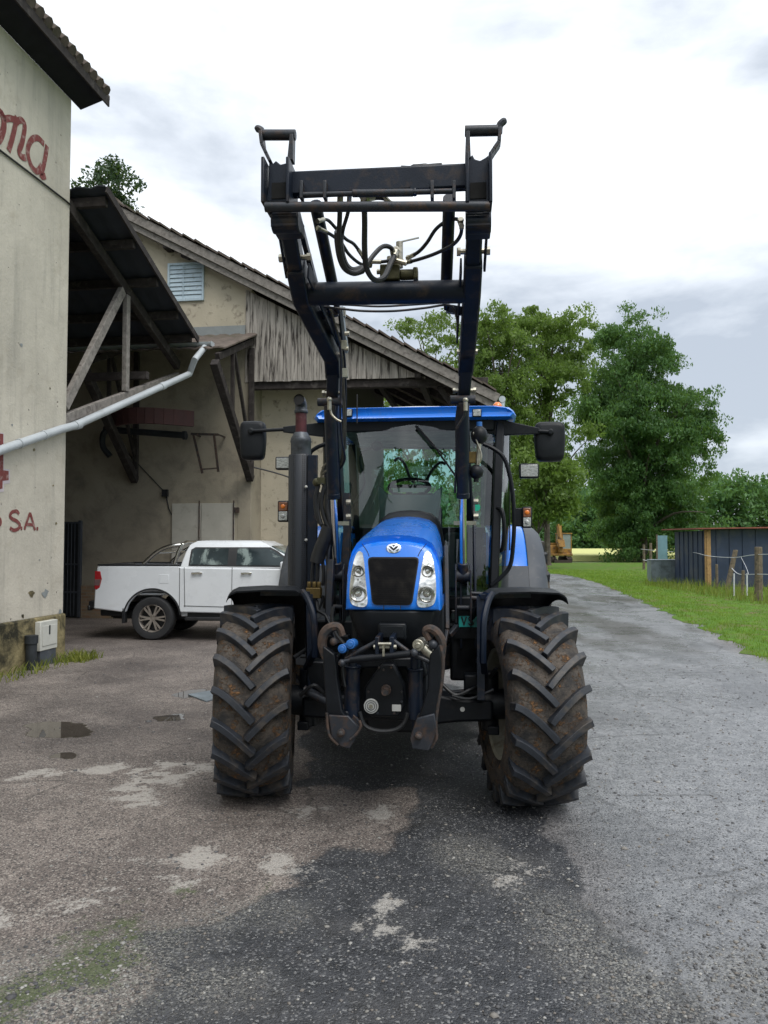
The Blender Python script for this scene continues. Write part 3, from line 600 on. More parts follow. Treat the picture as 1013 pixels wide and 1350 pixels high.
tree_px([(655,745,775),(675,735,800),(700,735,808),(718,738,808),(728,745,805)],172,770,name='hedge_bush',label='dark bushes at the far field edge between the digger and the big tree',cat='bush',
   trunk_h=7.0,trunk_r=.3,nc=110,cr=2.0,per=80,size=.5,leaf=K['leafforest'],seed=51,limbs=10)
tree_px([(690,480,560),(700,470,580),(712,465,590),(725,470,590)],48,530,name='hedge_bush',label='low green bush seen through the open barn',cat='bush',trunk_h=1.2,trunk_r=.08,nc=60,cr=.6,per=60,size=.14,leaf=K['leafmid'],seed=57,limbs=8)
tree_px([(213,143,150),(222,125,160),(235,118,172),(250,108,186),(262,115,185),(280,110,190),(310,115,185),(360,110,190)],34,148,name='pine_tree',label='small pine crown showing above the left roofs',trunk_h=17.0,trunk_r=.2,nc=52,cr=.62,per=130,size=.10,leaf=K['leaffir'],seed=61,shell=.35,droop=.1,limbs=22)
# far wood: one mass
cc=[];rad=[]
q=np.random.default_rng(77)
for i in range(3000):
    x=q.random()*300-110; D=185+18*q.random(); hmax=12.5+6.5*float(fbm(np.array(x*.035),np.array(1.),5))+ (1.0 if x>60 else 0)
    z=hmax*q.random()**.7; cc.append((x,D+3*q.random(),z)); rad.append((3.0,2.4,2.4))
for i in range(700): cc.append((q.random()*300-110,184+14*q.random(),4.5*q.random())); rad.append((3.2,2.2,1.8))
V,Fq=leaves(np.array(cc),np.array(rad),60,.6,1,.3,78)
np_mesh('far_wood',V,Fq,K['leafforest'],label='distant wood closing the view behind the field',cat='wood')
# trees on the far side of the yard, behind the photographer: the windscreen mirrors them
for i,(x,y,h,r) in enumerate(((-9,-24,12.5,4.2),(1.5,-27,14,4.6),(11,-23,11.5,4.0))):
    tree('yard_tree','broad leafy tree behind the photographer, mirrored in the windscreen',(x,y,0),[(1.5,0,r*.6),(4,0,r),(8,0,r*.95),(h-2,0,r*.55),(h,0,.5)],h*.8,.25,70,1.3,60,.3,K['leafmid'],200+i,group='trees across the yard',shell=.4,limbs=10)
# ------------------------------------------------------------------ left building (yard frame: x across, y along the wall, z up)
UW=-6.446; VC=10.92
def yroot(name,label,cat,p=(0,0,0)):
    w=YARD.w(p); return thing(name,label,cat,w,R(-8))
HB=yroot('mill_building','tall pale rendered building with faded red lettering and a lean-to canopy','building')
Z8=8.62
mb=MB(); mb.box(-15,UW,-7,VC,.68,Z8+.02); mb.box(-15,-14.6,VC+.001,16.88,-.04,7.6)  # second box: unseen end wall added to darken the passage
mb.build('wall',K['render'],HB,bevel=.012)
mb=MB(); 
pv=[-7+i*.6 for i in range(31)]
mb.box(-15,UW+.035,-7.02,VC+.03,-.05,.685); mb.build('plinth',K['plinth'],HB,bevel=.03)
# main roof: slab rising to the left, eave along the wall
ov=.43; zt=8.82
def roofpt(u,dz=0): return zt+(UW+ov-u)*.75+dz
rf=MB()
for (a,b,mbk) in ((0,.06,rf),):
    y0,y1=-7.4,VC+.38
    P=[(UW+ov,roofpt(UW+ov)),(UW+ov,roofpt(UW+ov)+.07),(-11,roofpt(-11)+.07),(-11,roofpt(-11))]
    rf.prism(P,1,y0,y1)
# tile rows: rounded end bumps along the eave
y=-7.3
while y<VC+.36:
    rf.tube([(UW+ov+.05,y,roofpt(UW+ov+.05)+.07),(UW-.6,y,roofpt(UW-.6)+.08)],.085,8); y+=.2
ro=rf.build('roof',K['tile'],HB)
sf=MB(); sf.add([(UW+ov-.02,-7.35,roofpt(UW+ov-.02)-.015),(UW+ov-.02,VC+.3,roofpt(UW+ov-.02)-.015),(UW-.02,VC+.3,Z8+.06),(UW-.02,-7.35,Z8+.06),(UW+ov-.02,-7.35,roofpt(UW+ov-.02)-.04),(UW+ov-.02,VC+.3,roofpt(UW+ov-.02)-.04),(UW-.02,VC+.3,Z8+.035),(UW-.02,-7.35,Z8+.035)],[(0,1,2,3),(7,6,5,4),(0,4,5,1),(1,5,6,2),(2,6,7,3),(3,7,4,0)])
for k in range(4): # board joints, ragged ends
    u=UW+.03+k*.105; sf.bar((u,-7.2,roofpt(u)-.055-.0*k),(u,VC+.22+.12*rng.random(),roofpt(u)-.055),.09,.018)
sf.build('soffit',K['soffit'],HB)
br=MB(); br.bar((UW+ov+.01,-7.35,zt-.06),(UW+ov+.01,VC+.33,zt-.06),.025,.15); br.build('fascia_board',K['wood'],HB)
for k in range(6): pass
mb=MB(); mb.box(-14,UW-.01,VC-.25,VC-.05,Z8+.03,Z8+.3)
# gable infill on the far end
mb=MB(); mb.prism([(-14.5,Z8+.03),(UW-.03,Z8+.03),(-10.8,roofpt(-10.8)-.02),(-14.5,roofpt(-10.8)-.02)],1,VC-.2,VC-.02); mb.build('gable_infill',K['render'],HB)
# cable along the wall
cb=MB(); a=YARD.fx(0,200,UW); 
pts=[(UW+.018,v,6.96+.02*math.sin(v*1.3)) for v in [-6+.8*i for i in range(22)]]; pts=[p for p in pts if p[1]<VC]+[(UW+.018,VC-.02,6.97)]
cb.tube(pts,.014,6); cb.build('wall_cable',K['hose'],HB)
# lettering painted on the wall (strokes in the wall plane: y along, z up)
def stroke(mb,pts,w,x,k=4,loop=False,taper=None):
    P=[Vector((p[0],p[1],0)) for p in pts]; P=spline(P,k) if k>1 else P; n=len(P); L=[];Rr=[]
    for i,p in enumerate(P):
        t=(P[min(i+1,n-1)]-P[max(i-1,0)]).normalized(); nn=Vector((-t.y,t.x,0)); ww=w if not isinstance(w,(list,tuple)) else w[min(len(w)-1,int(i*len(w)/n))]
        L.append((x,p.x+nn.x*ww/2,p.y+nn.y*ww/2)); Rr.append((x,p.x-nn.x*ww/2,p.y-nn.y*ww/2))
    V=L+Rr; mb.add(V,[(i,i+1,n+i+1,n+i) for i in range(n-1)])
def wp(px,py): p=YARD.fx(px,py,UW); return (p.y,p.z)
LETX=UW+.006
def px_strokes(name,strokes,w,m,k=4,par=HB,x=LETX):
    mb=MB()
    for s in strokes:
        off=.0004*strokes.index(s)
        stroke(mb,[wp(*p) for p in s],w,x+off,k)
    return mb.build(name,m,par,smooth=0,recalc=False)
px_strokes('letter_o',[[(-9,150),(-4,147),(2,150),(5,160),(4,172),(-2,185),(-9,182)]],.11,K['redpaint'])
px_strokes('letter_n',[[(1,147),(6,156),(13,156),(20,158)],[(22,154),(19,170),(15,186),(11,199)],[(20,162),(27,158),(32,163),(32,172),(29,188),(25,200),(29,207),(34,208)]],.09,K['redpaint'])
px_strokes('letter_a',[[(58,190),(50,182),(42,184),(37,194),(37,206),(42,220),(49,226),(55,218)],[(62,192),(60,205),(57,220),(54,232),(60,232)]],.09,K['redpaint'])
px_strokes('letter_s',[[(25,678),(22,674),(16,675),(13,680),(16,684),(22,687),(26,692),(24,697),(18,699),(13,696)]],.05,K['redpaint'])
px_strokes('letter_a_capital',[[(32,698),(35.5,687),(39.5,676)],[(39.5,676),(43,687),(46,699)],[(34,691),(39,691.5),(43.5,692)]],.045,K['redpaint'],1)
px_strokes('full_stop',[[(27.2,696.5),(29.2,696.5)],[(48,697),(50.2,697)]],.05,K['redpaint'],1)
px_strokes('letter_end',[[(-3,683),(0,685),(0.5,690),(-2,693)]],.05,K['redpaint'])
def rect_px(mb,pts,x):
    P=[wp(*p) for p in pts]; mb.add([(x,a,b) for a,b in P],[tuple(range(len(P)))])
mb=MB(); rect_px(mb,[(-14,568),(5,571),(5,618),(13,619),(13,637),(5,638),(5,648),(-14,652)],UW+.0045); mb.build('cross_outline',K['paleshadow'],HB,smooth=0,recalc=False)
mb=MB(); rect_px(mb,[(-14,570),(4,572),(4,620),(11,621),(11,633),(3,634),(3,644),(-14,648)],UW+.0075); mb.build('red_cross',K['redpaint'],HB,smooth=0,recalc=False)
for k,(px,py,r_) in enumerate(((41.5,782,.055),(60,782,.07),(45,593,.03),(16,560,.02),(66,512,.02),(28,455,.03),(74,690,.025),(79,806,.05),(30,812,.04),(52,738,.018),(70,640,.018))):
    y0_,z0_=wp(px,py); q_=random.Random(k); mb=MB(); n_=11; P=[(UW+.0055,y0_+r_*(.5+.8*q_.random())*math.cos(2*PI*i/n_)*(1.3 if r_>.05 else 1),z0_+r_*(.4+.7*q_.random())*math.sin(2*PI*i/n_)) for i in range(n_)]
    mb.add(P+[(UW+.0056,y0_,z0_)],[(i,(i+1)%n_,n_) for i in range(n_)]); mb.build('plaster_chip',K['greyband'] if k%2 else K['plinth'],HB,smooth=0,recalc=False)
# utility cabinet and its post, stub pipe at the foot of the wall
mb=MB(); c0=YARD.fx(48,840,UW+.06); c1=YARD.fx(71,840,UW+.06); zc=lambda py:YARD.fx(60,py,UW+.06).z
mb.box(UW+.037,UW+.12,c0.y,c1.y,zc(856),zc(818)); cab_=mb.build('utility_cabinet',K['cabinet'],HB,bevel=.008)
mb=MB(); mb.box(UW+.121,UW+.128,c0.y+.05,c1.y-.03,zc(850),zc(824)); mb.build('cabinet_door',K['cabinet'],cab_,bevel=.003)
mb=MB(); mb.box(UW+.128,UW+.133,(c0.y+c1.y)/2-.015,(c0.y+c1.y)/2+.015,zc(836),zc(824)); mb.build('cabinet_slot',K['dkmetal'],cab_)
mb=MB(); mb.box(UW+.037,UW+.11,c0.y+.02,c1.y-.02,0,zc(856)-.003); mb.build('cabinet_base',K['greyplastic'],cab_)
mb=MB(); p=YARD.fx(43,870,UW+.14); mb.cyl((UW+.12,p.y,-.02),(UW+.12,p.y,.42),.075); mb.cyl((UW+.12,p.y,.36),(UW+.12,p.y,.47),.09); mb.build('drain_stub',K['dkmetal'],HB)
# cantilever canopy off the end wall
VE=15.0; SL=-.357
def cz(v): return 7.28+SL*(v-VC)          # underside of sheet
UV=-5.9
mb=MB(); n=72
prof=[]
for i in range(n+1):
    u=UV-.0-(8.6)*i/n; prof.append((u,.022*math.sin(i*2*PI/3)))
V=[]
for v in (VC+.06,VE-.2):
    for u,h in prof: V.append((u,v,cz(v)+h))
    for u,h in prof: V.append((u,v,cz(v)+h+.02))
m_=n+1; Fs=[]
for i in range(n): Fs+=[(i,i+1,2*m_+i+1,2*m_+i),(m_+i,3*m_+i,3*m_+i+1,m_+i+1),(i,m_+i,m_+i+1,i+1),(2*m_+i,2*m_+i+1,3*m_+i+1,3*m_+i)]
Fs+=[(0,2*m_,3*m_,m_),(n,m_+n,3*m_+n,2*m_+n)]
mb.add(V,Fs); can=mb.build('canopy_roof',K['sheet'],HB)
for v in (11.15,12.05,12.98,13.9,14.62):
    mb=MB(); mb.bar((-14,v,cz(v)-.10),(UV-.02-.05*rng.random(),v,cz(v)-.10),.09,.15); mb.build('purlin',K['wood'],can,bevel=.008)
mb=MB(); mb.bar((UV+.012,VC+.08,cz(VC)-.05),(UV+.012,VE-.2,cz(VE-.2)-.03),.03,.12); mb.build('verge_board',K['wood'],can)
for u in (-6.52,-9.2,-11.9):
    mb=MB(); mb.bar((u,VC-.0,cz(VC)-.27),(u,VE+.25,cz(VE+.25)-.27),.12,.19); mb.build('rafter',K['wood'],can,bevel=.01)
    zb=lambda v:3.64+.372*(v-VC)
    mb=MB(); mb.bar((u,VC,zb(VC)),(u,VE+.25,zb(VE+.25)),.10,.15); mb.build('bottom_chord',K['greywood'],can,bevel=.01)
    mb=MB(); mb.bar((u+.02,VC+.02,zb(VC)+.2),(u+.02,12.75,cz(12.75)-.38),.09,.16); mb.build('diagonal_brace',K['greywood'],can,bevel=.01)
    mb=MB(); mb.bar((u+.03,12.9,zb(12.9)+.08),(u+.03,12.9,cz(12.9)-.37),.09,.13,up=(0,1,0)); mb.build('truss_post',K['greywood'],can,bevel=.01)
mb=MB(); mb.bar((-14,13.6,4.9),(UV-.5,13.6,4.9),.12,.14); mb.build('tie_beam',K['wood'],can)
# gutter at the canopy's free edge and the grey downpipe back to the wall
gz=cz(VE-.2)-.06
mb=MB(); mb.lathe([(.075,-14.2),(.075,UV+.28)],(0,VE-.1,gz),0,14,PI,2*PI); mb.lathe([(.085,-14.2),(.085,UV+.28)],(0,VE-.1,gz),0,14,PI,2*PI)
mb.box(UV+.27,UV+.282,VE-.19,VE-.01,gz-.09,gz+.01)
mb.build('gutter',K['gutter'],can)
pb=[YARD.fx(252,492,UV-.35),YARD.fx(240,498,UV-.4)]
mb=MB(); p0=Vector((UV+.12,VE-.1,gz-.08)); 
j1=YARD.fx(257,474,UV+.12); j2=YARD.fx(250,493,UV-.05); path=[p0,Vector(j1),Vector(j2),Vector(j2).lerp(Vector((UW+.09,VC+.1,3.56)),.3)]
v0=VC; path+=[Vector((UW+.09,VC+.1,3.56)),Vector((UW+.085,VC-.3,3.44))]
w1=YARD.fx(0,594,UW+.09); path+=[Vector((UW+.085,w1.y,w1.z)),Vector((UW+.085,w1.y-4.6,w1.z-1.75)),Vector((UW+.085,w1.y-4.75,w1.z-1.9)),Vector((UW+.085,w1.y-4.75,-.02))]
mb.tube(path,.062,12)
for i in (3,4): 
    d=(path[i+1]-path[i]).normalized(); mb.cyl(path[i]-d*.12,path[i]+d*.02,.072,n=12)
for f in (.3,.7):
    p=path[5].lerp(path[6],f); d=(path[6]-path[5]).normalized(); mb.cyl(p-d*.02,p+d*.02,.07,n=12)
mb.build('downpipe',K['pipe'],HB)

# ------------------------------------------------------------------ beige barn across the end of the yard
VW=16.9; VD=27.0; UC=-5.45; UB=-3.8; UR=.03; UL=-17.4
RID=(-8.68,9.55); SLR=.531
def rz(u): return RID[1]-SLR*abs(u-RID[0])
BN=yroot('barn','beige rendered barn with a grey boarded gable and an open bay','building')
mb=MB(); mb.prism([(UL,-.05),(UC,-.05),(UC,rz(UC)-.25),(RID[0],RID[1]-.25),(UL,rz(UL)-.25)],1,VW,VW+.35)
# separate lower wall skin, its colour darkened for the shade under the canopy
mb.build('wall',K['beige'],BN)
mb=MB(); mb.box(UL,UC-.002,VW-.012,VW-.002,-.05,6.35); mb.build('lower_wall_render',K['beigeshade'],BN)
mb=MB(); mb.box(UC-.3,UC+.02,VW-.016,VW+.95,-.05,5.43); mb.build('corner_pier',K['beigeshade'],BN,bevel=.01)
mb=MB(); mb.box(UC+.02,UB,VW+.75,VW+.95,-.05,5.6); mb.build('recessed_wall',K['beige'],BN)
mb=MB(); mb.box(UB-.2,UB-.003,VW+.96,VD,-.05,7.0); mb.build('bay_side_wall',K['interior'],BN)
mb=MB(); mb.box(UL,UL+.3,VW+.36,VD,-.05,4.6); mb.build('side_wall',K['beige'],BN)
# boarded gable
us=UC-.13; clad=MB(); u=us
while u<-1.45:
    w=.14+.07*rng.random(); w=min(w,-1.44-u); zt0=rz(u)-.33; zt1=rz(u+w-.008)-.33; off=VW-.05+.014*rng.random(); zb=5.43-.018*rng.random()
    clad.add([(u,off,zb),(u+w-.008,off,zb),(u+w-.008,off,zt1),(u,off,zt0),(u,off+.022,zb),(u+w-.008,off+.022,zb),(u+w-.008,off+.022,zt1),(u,off+.022,zt0)],[(0,1,2,3),(7,6,5,4),(0,4,5,1),(1,5,6,2),(2,6,7,3),(3,7,4,0)]); u+=w
clad.build('board_cladding',K['board'],BN)
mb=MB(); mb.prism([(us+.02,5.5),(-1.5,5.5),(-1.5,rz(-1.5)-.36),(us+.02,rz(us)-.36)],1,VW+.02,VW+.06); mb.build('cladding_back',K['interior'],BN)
mb=MB(); mb.bar((UC,VW+.1,5.36),(UR-.1,VW+.1,5.30),.16,.18); mb.build('lintel_beam',K['wood'],BN,bevel=.01)
# roof slabs with a row of tile ends on the rake
for sgn,ue in ((1,UR+.12),(-1,UL-.35)):
    P=[(RID[0],RID[1]),(ue,rz(ue)),(ue,rz(ue)+.1),(RID[0],RID[1]+.1)]
    mb=MB(); mb.prism(P,1,VW-.34,VD+.3)
    L=math.hypot(ue-RID[0],rz(ue)-RID[1]); k=int(L/.32); d=Vector((ue-RID[0],0,rz(ue)-RID[1]))/L; nn=Vector((-d.z*sgn,0,d.x*sgn)); 
    if nn.z<0: nn=-nn
    for j in range(2):
        for i in range(k):
            c=Vector((RID[0],VW-.30+j*.24,RID[1]+.1))+d*(i+.5)*.32+nn*.035*(1+rng.random()*.5); mm=Matrix((d,Vector((0,1,0)),nn)).transposed()@Matrix.Rotation(R(4)*sgn*(1 if sgn>0 else -1)+R(4*rng.random()),3,'Y')
            mb.cbox(c,(.34,.235,.03+.02*rng.random()),mm)
    mb.build('roof',K['tile'],BN,smooth=20)
    mb=MB(); p=Vector((RID[0],VW-.36,RID[1]-.02)); q=Vector((ue,VW-.36,rz(ue)-.02)); mb.bar(p,q,.03,.19,up=(0,0,1)); mb.bar(p+Vector((0,.06,-.19)),q+Vector((0,.06,-.19)),.03,.14); mb.build('barge_board',K['greywood'],BN,bevel=.004)
mb=MB(); mb.tube([(RID[0],VW-.36,RID[1]+.13),(RID[0],VD+.3,RID[1]+.13)],.12,10); mb.build('ridge_tile',K['tile'],BN)
for px,py in ((220,322),(243,337)):
    p=YARD.fy(px,py,VW-.25); mb=MB(); mb.box(p.x-.08,p.x+.08,VW-.3,VW+.1,p.z-.1,p.z+.1) if px<230 else mb.cyl((p.x-.1,VW-.12,p.z+.06),(p.x+.12,VW-.2,p.z-.05),.05); mb.build('beam_end',K['wood'],BN,bevel=.01)
# inner rafters and purlins of the open bay, posts, gutter
for v in (VW+.9,VW+2.4,VW+4.2,VW+6,VW+8):
    mb=MB(); mb.bar((UB-2,v,rz(UB-2)-.16),(UR+.2,v,rz(UR+.2)-.16),.12,.16); mb.build('rafter',K['wood'],BN)
for u in (-3.2,-1.6,-.2):
    mb=MB(); mb.bar((u,VW-.2,rz(u)-.32),(u,VD,rz(u)-.32),.14,.16); mb.build('purlin',K['wood'],BN)
for u,v in ((-.15,VW+.1),(-.15,VW+5),(-.15,VD-.2)):
    mb=MB(); mb.box(u-.09,u+.09,v-.09,v+.09,0,rz(u)-.4); mb.build('bay_post',K['wood'],BN,bevel=.01)
mb=MB(); mb.bar((-.2,VW+.1,3.9),(-1.15,VW+.1,5.2),.12,.14,up=(0,1,0)); mb.build('knee_brace',K['wood'],BN)
mb=MB(); mb.cyl((UR+.2,VW-.36,rz(UR+.15)-.02),(UR+.2,VD+.2,rz(UR+.15)-.06),.07); mb.cyl((UR+.2,VW-.3,rz(UR+.15)-.05),(UR+.2,VW-.3,rz(UR+.15)-.35),.05); mb.build('gutter',K['gutter'],BN)
# shutter
a=YARD.fy(224,350,VW-.04); b_=YARD.fy(266,393,VW-.04)
mb=MB(); w=.05; x0,x1,z0,z1=a.x,b_.x,b_.z,a.z
for q in ((x0-w,x0,z0-w,z1+w),(x1,x1+w,z0-w,z1+w),(x0,x1,z1,z1+w),(x0,x1,z0-w,z0)): mb.box(q[0],q[1],VW-.05,VW-.002,q[2],q[3])
sh=mb.build('window_shutter',K['shutter'],BN,bevel=.004)
mb=MB()
for i in range(8):
    zz=z0+(i+.5)*(z1-z0)/8; mb.cbox(((x0+x1)/2,VW-.022,zz),(x1-x0-.006,.012,(z1-z0)/8*.96),Matrix.Rotation(R(-14),3,'X'))
mb.box((x0+x1)/2-.07,(x0+x1)/2-.045,VW-.05,VW-.036,z0,z1); mb.build('louvre_panel',K['shutter'],sh)
mb=MB(); mb.box(-7.5,UC-.14,VW-.03,VW-.013,6.38,6.75); mb.build('flashing_band',K['greyband'],BN)
# tiled lean-to over the passage: falls from the barn wall towards the yard
def lz(v): return 6.52-(VW-v)*.40
VL=14.72; UE=-5.3
mb=MB(); n=84; V=[]
pr=[(UE-(9.2)*i/n,.03*abs(math.sin(i*PI/3.0))) for i in range(n+1)]; m_=n+1
for v in (VL,VW-.03):
    for u,h in pr: V.append((u,v,lz(v)+h))
    for u,h in pr: V.append((u,v,lz(v)+h+.03))
Fs=[]
for i in range(n): Fs+=[(i,i+1,2*m_+i+1,2*m_+i),(m_+i,3*m_+i,3*m_+i+1,m_+i+1),(i,m_+i,m_+i+1,i+1),(2*m_+i,2*m_+i+1,3*m_+i+1,3*m_+i)]
Fs+=[(0,2*m_,3*m_,m_),(n,m_+n,3*m_+n,2*m_+n)]
mb.add(V,Fs); le=mb.build('lean_to_roof',K['tile'],BN)
for u in (UE-.12,-8.2,-11.2):
    mb=MB(); mb.bar((u,VL-.1,lz(VL-.1)-.14),(u,VW-.02,lz(VW)-.14),.10,.14); mb.build('lean_to_rafter',K['wood'],le,bevel=.008)
    mb=MB(); mb.bar((u,VL-.25,5.33),(u-.02,VW-.02,3.2),.16,.18); mb.build('strut',K['wood'],le,bevel=.012)
    mb=MB(); mb.box(u-.06,u+.06,VW-.10,VW-.017,3.3,6.2); mb.build('wall_post',K['wood'],le,bevel=.008)
    mb=MB(); mb.bar((u,VW-1.25,lz(VW-1.25)-.2),(u,VW-.1,3.75),.06,.08); mb.bar((u,VW-1.35,lz(VW-1.35)-.2),(u,VW-1.35,4.42),.07,.08,up=(0,1,0)); mb.build('bracket_brace',K['wood'],le)
# wall fittings under the canopy
mb=MB(); p=[YARD.fy(*q,VW-.018) for q in ((228,664),(266,664),(310,664),(310,770))]; zb=.35
for k,(x0,x1) in enumerate(((p[0].x,p[1].x-.01),(p[1].x+.01,p[2].x))):
    m2=MB(); m2.box(x0,x1,VW-.06,VW-.016,zb,p[0].z); d=m2.build('door_leaf',K['doorwhite'],BN,bevel=.006)
    h=MB(); xx=x1-.02 if k==0 else x1-.01
    h.cyl((xx,VW-.075,p[0].z-.9),(xx,VW-.075,p[0].z+.06),.016,n=8)
    if k: h.cbox((x1+.06,VW-.08,p[0].z-.16),(.12,.04,.12))
    h.build('door_bolt' if k==0 else 'door_hinge',K['rust'],d)
a=YARD.fy(85,688,VW-.05); b2=YARD.fy(103,818,VW-.05)
mb=MB(); mb.box(-10.4,b2.x,VW-.06,VW-.016,.02,a.z); dd=mb.build('metal_door',K['dkmetal'],BN)
mb=MB(); mb.box(b2.x,b2.x+.06,VW-.1,VW-.016,.02,a.z+.03)
for i in range(9): mb.cyl((-10.35+i*.085,VW-.075,.05),(-10.35+i*.085,VW-.075,a.z),.01,n=6)
for zz in (.6,1.25,a.z-.02): mb.box(-10.4,b2.x,VW-.09,VW-.062,zz-.02,zz+.02)
mb.build('door_grid',K['greyplastic'],dd)
c=YARD.fy(167,772,VW-.05); mb=MB(); mb.box(b2.x+.07,-8.0,VW-.07,VW-.016,-.02,c.z); mb.build('brick_base',K['brick'],BN,bevel=.008)
mb=MB(); q0=YARD.fy(138,566,VW-.35); q1=YARD.fy(244,574,VW-.35)
mb.cyl(q0,q1,.075); mb.hose([Vector(q0)+Vector((.1,0,0)),Vector(q0)+Vector((-.02,-.02,-.12)),Vector(q0)+Vector((-.03,0,-.4)),Vector(q0)+Vector((.12,.05,-.62))],.07); mb.cyl(Vector(q1)+Vector((-.04,0,0)),Vector(q1)+Vector((.03,0,0)),.1)
for f in (.15,.85): p=Vector(q0).lerp(Vector(q1),f); mb.bar(p,(p.x,VW-.02,p.z),.04,.04)
mb.build('wall_pipe',K['dkmetal'],BN)
mb=MB(); c=[YARD.fy(*q,VW-.45) for q in ((255,572),(288,573),(267,624),(288,622))]
mb.bar(c[0],c[2],.03,.05); mb.bar((c[1].x-.1,VW-.45,c[1].z),c[3],.03,.05); mb.bar(Vector(c[0])-Vector((.05,0,0)),c[1],.04,.05)
for f in (.0,.9): mb.bar(Vector(c[0]).lerp(Vector(c[2]),f),Vector((c[1].x-.1,VW-.45,c[1].z)).lerp(Vector(c[3]),f),.03,.03)
mb.bar(c[0],(c[0].x,VW-.02,c[0].z),.03,.03); mb.bar(c[1],(c[1].x,VW-.02,c[1].z),.03,.03); mb.build('ladder_bracket',K['rust'],BN)
mb=MB(); c0=YARD.fy(150,552,VW-.5); c1=YARD.fy(262,548,VW-.5)
P=[]
for i in range(13): f=i/12; P.append(Vector((c0.x+(c1.x-c0.x)*f,VW-.8-.6*math.sin(f*PI),c0.z-.1)))
for a_,b_ in zip(P,P[1:]): mb.bar(a_,b_,.1,.34)
mb.build('curved_duct',K['redwood'],BN)
mb=MB(); s=YARD.fy(218,650,VW-.06); mb.cbox((s.x,VW-.06,s.z),(.13,.08,.16)); mb.hose([(s.x,VW-.03,s.z),(s.x+.08,VW-.03,s.z-.35),(s.x+.15,VW-.03,s.z-.5)],.012); mb.hose([(s.x-1.1,VW-.03,s.z+1.1),(s.x-.5,VW-.03,s.z+.5),(s.x,VW-.03,s.z)],.01); mb.build('wall_switch',K['hose'],BN)
mb=MB(); p0=YARD.fy(331,615,VW-.02); p1=YARD.fy(440,660,VW+.7); mb.hose([p0,Vector(p0).lerp(Vector(p1),.5)+Vector((0,-.1,.12)),p1],.018); mb.build('hanging_cable',K['hose'],BN)
# weeds at the foot of the left building
pts=[]
for i in range(520):
    v=VC+.25-5.5*rng.random()**1.4; pts.append(tuple(YARD.w((UW+.08+.38*rng.random()**1.5*(1 if v<VC-1.0 else .9),v,0))))
for i in range(200): pts.append(tuple(YARD.w((UW+.1+.45*rng.random(),VC-.35+.55*rng.random(),0))))
blades('weeds',np.array(pts),.11,.016,K['weed'],'yellow green weeds at the foot of the left building','weeds',.8)
# ------------------------------------------------------------------ tractor (local frame: x to image right, -y towards the camera, z up; origin under the front axle)
T=thing('tractor','big blue tractor with a raised black front loader facing the camera','tractor',(TR.x,TR.y,0),R(TR.deg))
TL=TR.fy
def part(mb,name,m,par=None,**k): return mb.build(name,m,par or T,**k)

def tyre_mb(Rr,W,rim,nl,A=.42,lugh=.046):
    mb=MB(); h=W/2
    prof=[(rim-.01,-h*.74),(rim+.02,-h*.84),(rim+.08,-h*.98),(Rr-.24,-h*1.04),(Rr-.15,-h*1.02),(Rr-.095,-h*.95),(Rr-lugh-.012,-h*.80),(Rr-lugh,-h*.5),(Rr-lugh+.004,0)]
    prof=prof+[(r,-x) for r,x in prof[-2::-1]]
    mb.lathe(prof,(0,0,0),0,72)
    rng2=random.Random(4)
    for side in (-1,1):
        for k in range(nl):
            th0=2*PI*(k+(.5 if side>0 else 0))/nl; rows=[]
            for s in (-.16,-.08,0,.1,.22,.38,.55,.72,.88,1.0):
                if s<0: x=side*h*1.005; rt=Rr-.02+s*.62; rb=Rr-lugh-.05+s*.62
                else: x=side*(h*.99*(1-s)-.020*s); rt=Rr-.014*(1-s)**3; rb=Rr-lugh-.008-.06*(1-s)**4
                th=th0-A*(max(0,s)**1.38); rows.append([x,th,rt,rb,s])
            ring=[]
            for i,(x,th,rt,rb,s) in enumerate(rows):
                a=rows[max(0,i-1)]; b=rows[min(len(rows)-1,i+1)]; tx=b[0]-a[0]; tt=(b[1]-a[1])*Rr; L=math.hypot(tx,tt)
                if L<1e-5: tx,tt,L=side,0,1
                px_,pt=(-tt/L,tx/L)
                if s<0: px_,pt=0,-side
                wt=.0185+.002*(1-max(0,s)); wb=wt+.010
                rr=[]
                for w_,r_ in ((-wb,rb),(-wt,rt),(wt,rt),(wb,rb)):
                    xx=x+px_*w_*(1 if s>=0 else 0); aa=th+pt*w_/Rr; rr.append((xx,-r_*math.cos(aa),r_*math.sin(aa)))
                ring.append(rr)
            mb.cur=1; mb.loft(ring); mb.cur=0
    return mb
def rim_mb(rim,W,disc):
    mb=MB(); h=W/2
    prof=[(rim+.012,-h*.78),(rim-.012,-h*.74),(rim-.03,-h*.5),(rim-.05,-h*.2),(rim-.05,h*.2),(rim-.03,h*.5),(rim-.012,h*.74),(rim+.012,h*.78)]
    mb.lathe(prof,(0,0,0),0,48)
    mb.lathe([(.0001,disc-.02),(.14,disc-.02),(.17,disc+.02),(rim-.06,disc+.05),(rim-.045,disc-.01),(rim-.06,disc-.03),(.16,disc-.04),(.0001,disc-.04)],(0,0,0),0,40)
    for k in range(8): a=2*PI*k/8; mb.cyl((disc-.03,.11*math.cos(a),.11*math.sin(a)),(disc+.02,.11*math.cos(a),.11*math.sin(a)),.014,n=8)
    return mb
RF=.665
ft=tyre_mb(RF,.485,.36,19,.33,.05); ftm=None
STEER=10
